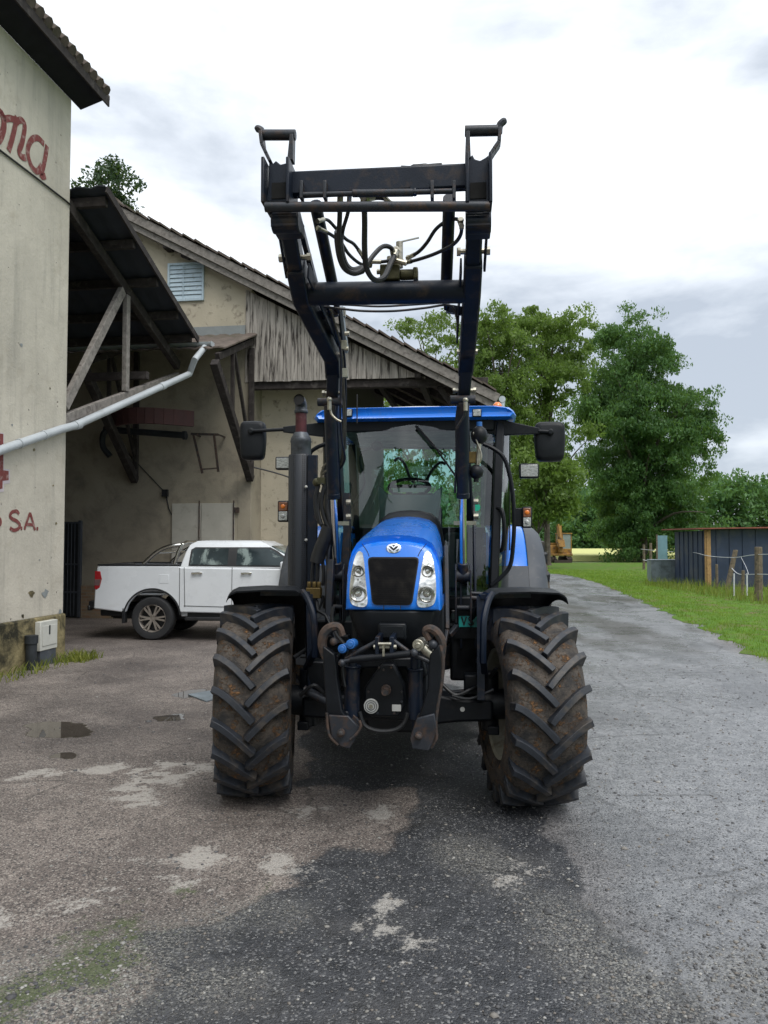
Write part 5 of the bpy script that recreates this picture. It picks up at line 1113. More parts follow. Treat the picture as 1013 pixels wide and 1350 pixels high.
# mirrors
for s,q in ((-1,((316,555),(349,606))),(1,((705,556),(746,608)))):
    a=TL(*q[0],1.40); b_=TL(*q[1],1.40); cx_,cz2=(a.x+b_.x)/2,(a.z+b_.z)/2; w_,h_=abs(b_.x-a.x),abs(a.z-b_.z)
    mb=MB(); rr=[]
    for y,f in ((1.375,.78),(1.385,.93),(1.41,1.0),(1.47,1.0),(1.475,.97)):
        ring=[]
        for k in range(20):
            an=2*PI*k/20; c_,s_=math.cos(an),math.sin(an); e=.32; xx=math.copysign(abs(c_)**e,c_)*w_/2*f; zz=math.copysign(abs(s_)**e,s_)*h_/2*f; ring.append((cx_+xx*(1-.09*(zz<0)*abs(zz)/(h_/2))+(-s*.0),y,cz2+zz))
        rr.append(ring)
    mb.loft(rr); mr_=part(mb,'mirror',K['plastic'],smooth=50); mr_['label']='dark mirror on the left of the cab' if s<0 else 'dark mirror on the right of the cab'
    mb=MB(); mb.box(cx_-w_*.42,cx_+w_*.42,1.477,1.482,cz2-h_*.44,cz2+h_*.44); mb.build('mirror_glass',K['mirror'],mr_)
    za=TL(600,571,1.4).z
    mb=MB(); 
    zA=cz2+h_*.22
    mb.cyl((cx_-s*0,1.36,zA),(s*1.12 if s>0 else -1.13,1.36,zA+.01),.016); mb.cyl((cx_,1.352,zA),(cx_,1.38,zA),.03); mb.cyl((cx_,1.34,zA),(cx_,1.36,zA),.022)
    mb.bar((s*.72+.03,1.42,2.79-.02),(s*1.14,1.37,zA+.01),.06,.15,w2=.04,h2=.05); mb.bar((s*.62+.03,1.44,2.79),(s*.82+.03,1.42,2.775),.06,.14)
    mb.build('mirror_arm',K['plastic'],mr_,bevel=.006)
def lampbox(name,a,b,y,m,split=False,shell='black',mount=None):
    p=TL(*a,y); q=TL(*b,y); mb=MB(); mb.box(min(p.x,q.x),max(p.x,q.x),y,y+.07,min(p.z,q.z),max(p.z,q.z)); 
    if mount: mb.bar((min(p.x,q.x)+.04,y+.05,(p.z+q.z)/2),mount,.025,.03)
    o=part(mb,name,K[shell],bevel=.016); e=.012
    if split:
        zm=(p.z+q.z)/2
        for z0,z1,m_ in ((zm+.003,max(p.z,q.z)-e,K['amber']),(min(p.z,q.z)+e,zm-.003,K['clearlens'])):
            b2=MB(); b2.box(min(p.x,q.x)+e,max(p.x,q.x)-e,y-.008,y-.0005,z0,z1); b2.build('lens',m_,o,bevel=.004)
            b3=MB(); c_=((p.x+q.x)/2,y-.008,(z0+z1)/2); b3.sphere(c_,.02,sq=(1,.4,1)); b3.build('bulb',K['orange'] if m_ is K['amber'] else K['clearlens'],o)
    else:
        b2=MB(); b2.box(min(p.x,q.x)+e,max(p.x,q.x)-e,y-.006,y-.0005,min(p.z,q.z)+e,max(p.z,q.z)-e); b2.build('lens',m,o,bevel=.003)
    return o
lampbox('work_light',(685,611),(711,630),1.12,K['clearlens'],mount=(1.0,1.15,TL(672,615,1.15).z)); lampbox('work_light',(363,602),(386,619),1.12,K['clearlens'],mount=(-.78,1.15,TL(390,610,1.15).z))
lampbox('indicator',(688,668),(702,696),1.12,None,True,mount=(.97,1.15,TL(677,682,1.15).z)); lampbox('indicator',(366,660),(381,688),1.12,None,True,mount=(-.80,1.15,TL(385,672,1.15).z))
mb=MB(); a=TL(677,670,1.16); b_=TL(690,694,1.16); mb.box(a.x,b_.x,1.14,1.22,b_.z,a.z); part(mb,'indicator_bracket',K['black'],bevel=.008)
p=TL(663,640,2.0); mb=MB(); mb.box(p.x-.03,p.x+.05,1.97,2.05,p.z-.06,p.z+.06); part(mb,'door_lock_box',K['black'],bevel=.02)
# wiper
mb=MB(); a=TL(549,562,1.33); b_=TL(574,590,1.30); c_=TL(604,632,1.24); mb.bar((a.x,1.33,a.z),(b_.x,1.285,b_.z),.05,.02,w2=.03); mb.bar((b_.x,1.285,b_.z),(c_.x,1.235,c_.z),.022,.014); mb.hose([(b_.x-.04,1.285,b_.z+.03),(b_.x-.0,1.27,b_.z),(c_.x-.1,1.25,c_.z+.2)],.006); part(mb,'wiper',K['black'])
# interior
p=TL(540,641,1.72); mb=MB(); mb.tube([(p.x+.19*math.cos(2*PI*k/28),1.72+.10*math.sin(2*PI*k/28),p.z-.01+.085*math.sin(2*PI*k/28)) for k in range(29)],.017,8,cap=False); mb.cyl((p.x,1.72,p.z),(p.x,1.5,p.z-.4),.03); mb.bar((p.x-.18,1.72,p.z),(p.x+.18,1.72,p.z),.04,.03); part(mb,'steering_wheel',K['plastic'])
mb=MB(); P=[TL(*q,1.45) for q in ((499,640),(512,652),(570,652),(584,640),(576,690),(500,690))]; mb.prism([(q.x,q.z) for q in P],1,1.42,1.6); part(mb,'dashboard',K['dash'],bevel=.02)
p=TL(539,646,1.41); mb=MB(); mb.box(p.x-.14,p.x+.14,1.405,1.415,p.z-.02,p.z+.018); part(mb,'dash_display',K['label'])
mb=MB(); mb.box(-.22,.28,2.2,2.65,1.55,1.68); mb.loft([[(-.2,2.6,1.68),(.26,2.6,1.68),(.26,2.72,1.68),(-.2,2.72,1.68)],[(-.2,2.72,2.1),(.26,2.72,2.1),(.26,2.8,2.1),(-.2,2.8,2.1)],[(-.12,2.76,2.28),(.18,2.76,2.28),(.18,2.82,2.28),(-.12,2.82,2.28)]]); mb.box(.3,.45,2.0,2.6,1.3,1.85); part(mb,'driver_seat',K['seat'],bevel=.04)
mb=MB(); mb.hose([TL(*q,1.5) for q in ((490,590),(478,596),(475,610),(481,635),(474,652),(462,672))],.012); mb.sphere(TL(497,588,1.5),.045,sq=(1.2,.6,1)); mb.sphere(TL(605,592,1.6),.04,sq=(1.5,.6,.7)); mb.bar(TL(500,590,1.5),TL(600,591,1.6),.02,.02); part(mb,'camera_lead',K['hose'])
for q in (((520,608),(526,604),(534,612),(540,628),(546,636)),((562,634),(570,620),(580,610),(588,612))):
    mb=MB(); mb.hose([TL(*a,2.9) for a in q],.016); part(mb,'cab_hose',K['hose'])
mb=MB(); a=TL(612,655,1.9); mb.box(a.x-.04,a.x+.05,1.88,1.96,1.5,a.z+.12); part(mb,'control_screen',K['plastic'],bevel=.01)
p=TL(628,669,1.215); mb=MB(); mb.cyl((p.x,1.175,p.z),(p.x,1.18,p.z),.034,n=20); part(mb,'window_sticker',K['greenstick'])

# ---- exhaust
ex=TL(397,600,.95); eb=TL(397,790,.95)
mb=MB(); mb.lathe([(.098,ex.z),(.104,ex.z-.01),(.104,eb.z-.1)],(ex.x,.95,0),2,28,R(190),R(400)); mb.lathe([(.098,ex.z-.0),(.098,eb.z-.1)],(ex.x,.95,0),2,28,R(190),R(400))
gu=part(mb,'exhaust_guard',K['perf'],smooth=60)
mb=MB(); mb.box(ex.x+.075,ex.x+.155,.86,.90,eb.z-.1,ex.z-.01); mb.build('guard_flange',K['loader'],gu,bevel=.004)
mb=MB()
for py in (642,712): p=TL(404,py,.85); mb.sphere((p.x,.845,p.z),.013)
mb.build('guard_bolt',K['label'],gu)
z1=TL(397,575,.95).z; z2=TL(397,545,.95).z; z3=TL(398,533,.9).z
mb=MB(); mb.cyl((ex.x,.95,eb.z-.1),(ex.x,.95,ex.z+.02),.085,n=20); mb.lathe([(.085,ex.z),(.085,z1-.06),(.09,z1-.05),(.085,z1-.02),(.055,z1+.03)],(ex.x,.95,0),2,24); es=part(mb,'exhaust_stack',K['exh'],smooth=50)
mb=MB(); mb.cyl((ex.x,.95,z1),(ex.x,.95,z2+.03),.047,n=20); mb.build('exhaust_pipe',K['maroon'],es)
mb=MB(); mb.tube([(ex.x,.95,z2+.02),(ex.x,.95,z3-.02),(ex.x,.945,z3+.0),(ex.x,.92,z3+.025),(ex.x,.86,z3+.035)],[.052,.05,.05,.048,.046],18,cap=False); mb.lathe([(.053,z2+.0),(.057,z2+.005),(.057,z2+.025),(.053,z2+.03)],(ex.x,.95,0),2,20); mb.build('exhaust_tip',K['exh'],es,smooth=50)
mb=MB(); mb.cyl((ex.x,.872,z3+.033),(ex.x,.868,z3+.034),.046,n=20); mb.build('dark_mouth',K['hole_dark'],es)  # black disc painting the shaded hollow of the pipe

# ---- front loader
LX=(TL(439.5,600,.28).x,TL(610.5,600,.28).x)
ARM=[[(.3,TL(439,600,.3).x),(.05,TL(441,470,.05).x),(-.78,TL(398,385,-.78).x),(-1.2,TL(382.5,330,-1.2).x),(-1.45,TL(374,290,-1.45).x)],[(.3,TL(610.5,600,.3).x),(.05,TL(616,470,.05).x),(-.78,TL(622.5,385,-.78).x),(-1.2,TL(626,330,-1.2).x),(-1.45,TL(630,290,-1.45).x)]]
def armx(s,y):
    A_=ARM[0 if s<0 else 1]
    if y>=.3: return A_[0][1]+s*.075*(y-.3)
    return float(np.interp(-y,[-a for a,_ in A_],[b for _,b in A_]))
mb=MB(); p=TL(413,385,-.72); q=TL(612,385,-.72); mb.cyl((armx(-1,-.78)+.04,-.78,3.285),(armx(1,-.78)-.04,-.78,3.27),.07,n=24)
FL=part(mb,'front_loader',K['loader'])
mb=MB()
for px,w in ((442,.06),(585,.08)): 
    pass
def boom(xc,s):
    # side profile (y,z) centre line with depth; two welded box sections, the front one wider
    rear=[(.90,1.98,.20),(.58,2.36,.19),(.30,2.74,.17),(.13,2.98,.16),(.06,3.10,.15)]
    front=[(.14,3.02,.20),(-.02,3.12,.19),(-.40,3.20,.17),(-.78,3.29,.16),(-1.0,3.39,.14)]
    tip=[(-.97,3.38,.115),(-1.2,3.50,.11),(-1.42,3.64,.10)]
    o=None
    for k,(pts,w,nm) in enumerate(((rear,.088,'loader_arm'),(front,.105,'arm_knee'),(tip,.09,'arm_tip'))):
        b=MB(); rr=[]
        for i,(y,z,d) in enumerate(pts):
            a=pts[max(0,i-1)]; c=pts[min(len(pts)-1,i+1)]; t_=Vector((0,c[0]-a[0],c[1]-a[1])).normalized(); n=Vector((0,-t_.z,t_.y)); 
            if n.z<0: n=-n
            x_=armx(s,y); rr.append([Vector((x_-w/2,y,z))-n*d/2,Vector((x_+w/2,y,z))-n*d/2,Vector((x_+w/2,y,z))+n*d/2,Vector((x_-w/2,y,z))+n*d/2])
        b.loft(rr); o=b.build(nm,K['loader'],FL,smooth=20,bevel=.012)
    return o
for s,xc in ((-1,LX[0]),(1,LX[1])):
    boom(xc,s)
    # mast from the chassis
    b=MB(); xc=xc+s*.035
    for dx in (-.062,.047): b.prism([(.50,.95),(.88,.95),(1.06,1.9),(1.02,2.10),(.86,2.12),(.66,1.75),(.50,1.45)],0,xc+dx,xc+dx+.018)
    b.box(xc-.09,xc+.09,.52,.86,.80,1.1); b.bar((0.28*s,.7,.85),(xc,.7,.9),.2,.18)
    b.build('mast',K['loader'],FL,bevel=.005); xc-=s*.035
    # lift cylinder: barrel up, chrome rod down
    lo=Vector((xc,.47,1.50)); hi=Vector((xc-.0,.12,2.78)); d=(hi-lo).normalized(); L=(hi-lo).length; mid=lo+d*(L*.455)
    b=MB(); b.cyl(mid,hi-d*.02,.046,n=20); b.cyl(mid,mid+d*.04,.049,n=20); cy=b.build('lift_cylinder',K['loader'],FL,bevel=.004)
    b=MB(); b.cyl(lo+d*.06,mid,.026,n=16); b.build('chrome_rod',K['chrome'],cy)
    b=MB(); b.cyl((xc-.06,lo.y,lo.z),(xc+.06,lo.y,lo.z),.045,n=16); b.cyl(lo,lo+d*.1,.04); b.cyl((xc-.09,hi.y,hi.z),(xc+.09,hi.y,hi.z),.03)
    for dx in (-.062,.05): b.prism([(lo.y-.07,lo.z-.35),(lo.y+.06,lo.z-.35),(lo.y+.06,lo.z+.05),(lo.y,lo.z+.09),(lo.y-.06,lo.z+.05)],0,xc+dx,xc+dx+.012)
    b.cyl((xc-.05,lo.y-.02,lo.z-.24),(xc+.05,lo.y-.02,lo.z-.24),.02)
    b.build('cylinder_bracket',K['loaderworn'],cy,bevel=.004)
    # pins and bolts
    b=MB()
    xb=xc
    for (y,z,e,r) in ((-1.03,3.42,.085,.024),(.20,2.86,.075,.022),(.02,3.10,.065,.02)):
        xc=armx(s,y)
        b.cyl((xc-e,y,z),(xc+e,y,z),r*.7,n=8)
        for g_ in (-1,1): b.cyl((xc+g_*e*.86,y,z),(xc+g_*e*1.12,y,z),r,n=6)
    xc=xb
    b.cyl((xc+.08*(1 if s<0 else 1),.42,2.06),(xc+.115,.42,2.06),.022,n=8); b.cyl((xc+.08,.42,1.95),(xc+.115,.42,1.95),.022,n=8); b.bar((xc-.07,.44,1.9),(xc+.1,.44,1.9),.02,.03)
    b.build('loader_bolt',K['zinc'],FL,smooth=30)
    # bell crank, levelling rod and crowd cylinder between knee and tip
    i_=-s; x1=armx(s,-.5); x2=armx(s,-1.25)
    b=MB(); b.bar((armx(s,-.3)+i_*.02,-.30,3.26),(x2+i_*.01,-1.28,3.74),.03,.05); b.bar((armx(s,-.1)+i_*.075,-.15,3.16),(armx(s,-1)+i_*.07,-.98,3.36),.012,.10); b.bar((armx(s,-1)-i_*.065,-.95,3.34),(armx(s,-1.4)-i_*.065,-1.38,3.60),.014,.045); b.build('levelling_rod',K['loader'],FL,bevel=.004)
    b=MB(); b.cyl((x1+i_*.15,-.62,3.36),(x2+i_*.14,-1.20,3.66),.036,n=14); b.cyl((x1+i_*.15,-.45,3.27),(x1+i_*.15,-.62,3.36),.02); b.bar((x1+i_*.15,-.45,3.27),(x1+i_*.0,-.45,3.24),.04,.05); b.build('crowd_cylinder',K['loader'],FL)
# carriage at the top
YC=-1.46
def cx(px,py,y=YC): return TL(px,py,y)
a=cx(382,224); b_=cx(618,252)
mb=MB(); mb.box(a.x,b_.x,YC,YC+.06,b_.z+.022,a.z-.004); ca_=mb.build('carriage_beam',K['loader'],FL,bevel=.012)
a=cx(350,273,-1.52); b_=cx(646,272,-1.52)
mb=MB(); mb.cyl((a.x,-1.52,a.z),(b_.x,-1.52,b_.z),.026,n=16); mb.build('lower_bar',K['loaderworn'],FL)
for s,o_ in ((-1,[(356,216),(361,218),(365,214),(371,219),(379,217),(384,212),(386,230),(382,262),(383,268),(352,268),(355,245)]),(1,[(617,212),(623,206),(626,212),(633,214),(640,210),(645,206),(647,225),(646,268),(616,268),(616,235)])):
    P=[cx(*q) for q in o_]; P=[(p.x,p.z) for p in P]; b=MB(); b.prism(P,1,YC-.02,YC+.02); 
    sides=((352,384) if s<0 else (616,646))
    for px in sides:
        p0=cx(px,217 if s<0 else 211); p1=cx(px,276); b.box(p0.x-.009,p0.x+.009,YC-.09,YC+.14,p1.z,p0.z)
    hk=b.build('carriage_plate',K['loader'],FL,bevel=.005)
    # pocket
    q0=cx(360 if s<0 else 620,244); q1=cx(379 if s<0 else 641,264); b=MB(); b.box(q0.x,q1.x,YC-.026,YC-.0205,q1.z,q0.z); b.build('pocket',K['hole_dark'],hk)  # flat black plate, the pocket's inner shade given as colour
    # prongs, top roller and hook
    if s<0: A=[(384,214),(386,180)]; Bp=[(358,216),(353,206),(347,193),(345,176)]; rol=((347,178),(390,178)); hook=[(346,180),(345,173),(341,170),(337,172)]
    else: A=[(617,212),(617,176)]; Bp=[(646,208),(651,200),(658,190),(659,172)]; rol=((613,173),(657,172)); hook=[(658,176),(659,166),(663,161),(668,159)]
    b=MB(); p=cx(*A[0]); q=cx(*A[1]); b.bar(p,q,.03,.06,up=(0,1,0),w2=.02); 
    PP=[cx(*q) for q in Bp]
    for u_,v_ in zip(PP,PP[1:]): b.bar(u_,v_,.018,.075,up=(0,1,0))
    b.build('hook_prong',K['loaderworn'],hk,bevel=.003)
    b=MB(); b.cyl(cx(*rol[0]),cx(*rol[1]),.028,n=14); b.build('hook_roller',K['loaderworn'],hk,bevel=.003)
    b=MB(); b.tube(spline([cx(*q) for q in hook],4),[.018]*5+[.02]*4+[.02,.018,.015,.010],8); b.build('hook_tip',K['loaderworn'],hk)
    # knuckle below
    xc=LX[0] if s<0 else LX[1]
    b=MB(); p0=cx(358 if s<0 else 614,282); p1=cx(394 if s<0 else 648,300); b.box(p0.x,p1.x,YC-.02,YC+.16,p1.z,p0.z); b.cyl((p0.x,YC+.03,(p0.z+p1.z)/2),(p1.x,YC+.03,(p0.z+p1.z)/2),.055,n=16); b.build('tip_knuckle',K['loader'],hk,bevel=.008)
# locking rod with lugs, tarp roll on the beam
mb=MB(); y_=YC-.03; mb.cyl(cx(398,257,y_),cx(600,252,y_),.014); mb.cyl(cx(465,255,y_),cx(545,254,y_),.02); 
for px in (398,429,570,599): p=cx(px,252,y_); mb.box(p.x-.009,p.x+.009,y_-.02,y_+.03,p.z-.045,p.z+.05)
mb.build('locking_rod',K['loaderworn'],FL,bevel=.003)
mb=MB(); p=cx(554,244,YC-.01); mb.box(p.x-.05,p.x+.05,YC-.02,YC-.001,p.z-.02,p.z+.015); mb.cyl(cx(547,250,YC-.02),cx(547,257,YC-.03),.012); mb.build('beam_lug',K['loader'],FL)
mb=MB(); mb.hose([cx(*q,YC+.04) for q in ((529,221),(545,221.5),(565,220),(583,218.5))],[.012]*5+[.02]*5+[.016]*6,8); mb.hose([cx(*q,YC+.06) for q in ((530,222),(550,223),(575,222),(584,220))],.014); mb.build('tarp_roll',K['hose'],FL)
# hoses of the loader head
def hs(name,pts,r,y0,y1=None,m='hose',par=None,n=8):
    b=MB(); N_=len(pts); P=[TL(a,c,y0+((y1-y0)*i/(N_-1) if y1 is not None else 0)) for i,(a,c) in enumerate(pts)]; b.hose(P,r,n); o=b.build(name,K[m],par or FL)
    if name=='hydraulic_hose':
        S_=spline(P,5)
        for a_,c_ in ((S_[0],S_[2]),(S_[-1],S_[-3])):
            f=MB(); d_=(c_-a_).normalized(); f.cyl(a_-d_*.01,a_+d_*.05,r*1.22,n=10); f.cyl(a_-d_*.02,a_-d_*.002,r*1.5,n=6)
            i0=len(FL.children); f.build('hose_ferrule',K['zinc'],FL)
    return o
hs('hydraulic_hose',[(480,262),(481,290),(481,330),(484,355),(494,369),(506,366),(514,350),(522,331)],.016,-1.40,-.85)
hs('hydraulic_hose',[(449,255),(448,290),(447,315),(450,340),(458,356),(470,360),(482,351),(493,336),(505,325),(516,327),(519,338)],.014,-1.40,-.85)
hs('hose_sleeve',[(447,305),(447,318),(450,338),(456,352),(466,358),(478,355)],.026,-1.2,-1.0)
hs('hydraulic_hose',[(461,258),(459,280),(452,305),(450,330)],.011,-1.4,-1.1)
hs('hydraulic_hose',[(421,291),(432,290),(444,302),(456,315),(467,322),(478,337)],.010,-1.2,-.85)
hs('hydraulic_hose',[(422,302),(436,309),(450,320),(460,335),(474,347),(486,350)],.010,-1.15,-.85)
hs('hydraulic_hose',[(540,339),(552,332),(563,320),(575,302),(590,291),(603,289),(608,296)],.011,-.8,-1.2)
hs('hydraulic_hose',[(536,346),(552,342),(575,334),(598,322),(608,308),(608,292)],.011,-.8,-1.2)
hs('hydraulic_hose',[(492,345),(505,345),(520,343),(532,346)],.011,-.85,-.85)
hs('hydraulic_hose',[(486,262),(494,261),(507,262),(515,268)],.012,-1.4,-1.35)
hs('steel_pipe',[(424,404),(450,407),(480,410),(520,410),(560,406),(590,402),(600,410),(604,430)],.008,-.6,-.5,'loaderworn')
hs('steel_pipe',[(424,401),(460,402),(500,404),(540,402),(585,399)],.007,-.62,-.58,'loaderworn')
# valve block on the cross tube
p=TL(517,360,-.78)
mb=MB(); mb.box(p.x-.07,p.x+.05,-.83,-.73,3.345,3.44); mb.cyl((p.x+.05,-.78,3.385),(p.x+.14,-.78,3.385),.033,n=14); mb.box(p.x+.13,p.x+.16,-.82,-.74,3.35,3.42); vb=mb.build('valve_block',K['olive'],FL,bevel=.008)
mb=MB(); q=TL(527,332,-.78); mb.cyl((q.x,-.78,3.43),(q.x,-.78,q.z+.06),.022,n=10); mb.cyl((q.x-.06,-.78,3.43),(q.x-.06,-.78,3.50),.018,n=8); mb.bar((q.x,-.78,q.z+.06),(q.x+.12,-.80,q.z+.075),.008,.008); mb.cyl((q.x-.14,-.78,3.41),(q.x-.07,-.78,3.41),.016); mb.cyl((q.x-.05,-.80,3.46),(q.x+.03,-.80,3.46),.014); mb.build('valve_fitting',K['zinc'],vb)
# hose bundles down the left arm
tans=[[(426,398),(432,415),(438,432),(447,455),(452,480),(452,520),(453,560),(452,595),(449,615)],[(432,402),(437,420),(443,440),(449,462),(450,500),(449,540),(451,580),(455,605),(447,620)],[(436,408),(441,425),(446,445),(451,470),(453,505),(455,545),(455,585),(452,612)],[(430,410),(436,430),(442,448),(446,475),(447,515),(446,545)]]
for i,t_ in enumerate(tans): hs('arm_hose',t_,.0085,-.55,.55,'tanhose' if i%2==0 else 'loaderworn')
hs('arm_hose',[(440,385),(446,400),(448,420),(451,445),(455,480),(456,520),(456,560)],.009,-.6,.4,'hose')
for q in (((425,618),(430,612),(440,608),(448,606)),((424,626),(432,620),(442,616),(450,612)),((426,640),(424,625),(428,614))): hs('arm_hose',q,.010,.5,.5,'tanhose')
b=MB()
for (px,py) in ((450,412),(452,455),(453,492)): p=TL(px+2,py,-.3); b.box(p.x-.015,p.x+.02,p.y-.02,p.y+.02,p.z-.03,p.z+.03)
for (px,py) in ((455,440),(454,460)): p=TL(px,py,-.3); b.cyl((p.x,p.y,p.z),(p.x+.03,p.y,p.z),.016,n=8)
b.build('hose_clamp',K['zinc'],FL)
b=MB(); p=TL(450,425,-.35); b.bar((p.x,p.y,p.z+.1),(p.x+.01,p.y+.2,p.z-.15),.02,.05); b.build('galvanised_strap',K['galv'],FL)
# thick bundle beside the left mast with its coupler
for q in ([(420,640),(416,660),(420,685),(432,700)],[(428,640),(424,662),(428,684),(436,700)],[(434,645),(431,665),(434,685),(438,700)],[(422,650),(419,672),(424,692)]): hs('coupler_hose',q,.017,.45,.4)
hs('hose_wrap',[(434,695),(428,712),(421,730),(418,742)],.055,.40,.40,n=12)
for q in ([(414,738),(412,755),(412,772)],[(420,738),(419,758),(418,772)],[(425,736),(427,755),(426,772)]): hs('coupler_hose',q,.014,.40,.40)
p=TL(413,780,.36); mb=MB(); mb.box(p.x-.05,p.x+.06,.33,.42,p.z-.05,p.z+.03); 
for dx in (-.03,.01,.045): mb.cyl((p.x+dx,.36,p.z+.03),(p.x+dx,.36,p.z+.075),.017,n=8)
mb.build('hydraulic_coupler',K['brass'],FL,bevel=.006)
mb=MB(); mb.sphere(TL(418,636,.45),.035); mb.cbox(TL(424,634,.45),(.06,.06,.05)); mb.build('hose_clamp',K['olive'],FL)
hs('coupler_hose',[(410,790),(407,802),(412,812),(422,800),(426,785)],.010,.36,.36); hs('coupler_hose',[(418,792),(420,805),(430,812),(438,830)],.012,.36,.2)
# long rods beside the hood
b=MB(); b.bar(TL(437,738,.36),TL(434,812,.3),.05,.05); b.bar(TL(434,812,.3),TL(445,850,.2),.04,.04); b.build('loader_strut',K['loaderworn'],FL,bevel=.006)
b=MB(); b.bar(TL(588,720,.0),TL(590,830,-.2),.03,.05); b.bar(TL(590,830,-.2),TL(586,850,-.3),.025,.03); b.bar(TL(592,838,.3),TL(603,826,.4),.04,.04); b.build('loader_strut',K['loaderworn'],FL,bevel=.006)
b=MB(); b.bar(TL(458,650,.6),TL(456,760,.6),.035,.05); b.cyl(TL(620,782,.45),TL(655,784,.45),.014); b.cyl(TL(620,788,.45),TL(640,790,.45),.02); b.build('loader_strut',K['loaderworn'],FL)
# sleeve pipes on the cylinders
hs('cylinder_pipe',[(435,533),(437,545),(443,552),(450,556)],.008,.0,.0,'zinc'); hs('cylinder_pipe',[(605,535),(602,552),(602,600),(600,650)],.009,.1,.3); hs('cylinder_pipe',[(614,537),(612,548),(606,558),(602,565)],.008,.0,.05,'loaderworn')
for px,py in ((434.5,535),(614,536)): 
    p=TL(px,py,-.01); b=MB(); b.cyl((p.x,p.y,p.z-.03),(p.x,p.y,p.z+.04),.015,n=8); b.sphere((p.x,p.y,p.z+.045),.02); b.build('cylinder_fitting',K['zinc'],FL)
# accumulators on the right arm
b=MB(); a1_=TL(632,574,.3); a2_=TL(628,622,.3); b.sphere(a1_,.062,sq=(1,1,1.15)); b.sphere(a2_,.055); b.cyl(a2_,(a2_.x,a2_.y,a2_.z-.075),.02); ac=b.build('accumulator',K['plastic'],FL,smooth=60)
b=MB(); b.cyl((a1_.x,a1_.y,a1_.z+.06),(a1_.x,a1_.y,a1_.z+.10),.022); b.build('accumulator_cap',K['bluecap'],ac)
b=MB(); p=TL(624,603,.3); b.cbox((p.x-.01,p.y+.02,p.z),(.11,.05,.085)); b.build('accumulator_bracket',K['brass'],ac,bevel=.004)
b=MB(); b.cyl((a1_.x,.29,a1_.z-.06),(a2_.x+.01,.29,a2_.z+.05),.016); b.hose([TL(*q,.26) for q in ((624,570),(630,585),(635,600),(632,612))],.006); b.build('accumulator_fitting',K['zinc'],ac)
# ------------------------------------------------------------------ white pickup
PK=Frame(0,0,-3)
rw=G(205,843.5)
pw=Vector((rw.x,rw.y+.84,0))      # rear axle centre on the ground
P_=thing('pickup_truck','white double cab pickup parked side on under the canopy','pickup truck',pw,R(-3))
def pp(mb,name,m,par=None,**k): return mb.build(name,m,par or P_,**k)
HW=.90
def arch(cx,r,z0,n=12,rev=False):
    a0=math.asin(max(-1,min(1,(z0-.40)/r))); A=[PI-a0-(PI-2*a0)*i/n for i in range(n+1)]
    return [(cx+r*math.cos(a),.40+r*math.sin(a)) for a in A]
low=[(-1.08,.56)]+[(-.56,.50)]+arch(0,.50,.5)+[(.56,.50),(2.66,.46)]+arch(3.22,.50,.5)+[(3.75,.48),(4.02,.55)]
up_=[(4.05,.80),(4.0,1.02),(3.85,1.10),(2.86,1.24),(2.72,1.28),(.52,1.31),(.47,1.335),(-.98,1.335),(-1.03,1.30),(-1.06,.95)]
poly=low+up_
# side skins with a hollow bed between
mb=MB(); 
def side(y0,y1):
    b=MB(); b.prism(poly,1,y0,y1); return b
for s in (-1,1):
    b=side(s*HW,s*(HW-.09)); pp(b,'body_side',K['carwhite'],bevel=.03,seg=3,smooth=60)
mb.box(-.98,.50,-(HW-.092),HW-.092,.80,.84); mb.box(-1.06,-.99,-HW+.092,HW-.092,.62,1.33); mb.box(.42,.50,-HW+.092,HW-.092,.6,1.34); mb.box(.5,2.7,-HW+.092,HW-.092,.42,.6); mb.prism([(2.65,.62),(4.0,.62),(3.99,1.0),(3.85,1.09),(2.72,1.23),(2.65,1.23)],1,-HW+.092,HW-.092)
pp(mb,'body',K['carwhite'],bevel=.015)
mb=MB(); mb.box(-.99,.42,-HW+.1,HW-.1,.845,.86); 
for s in (-1,1): mb.box(-1.02,.50,s*(HW-.05)-.055,s*(HW-.05)+.055,1.337,1.365)
mb.box(-1.06,-.98,-HW+.1,HW-.1,1.335,1.36); pp(mb,'bed_rail',K['cartrim'],bevel=.01)
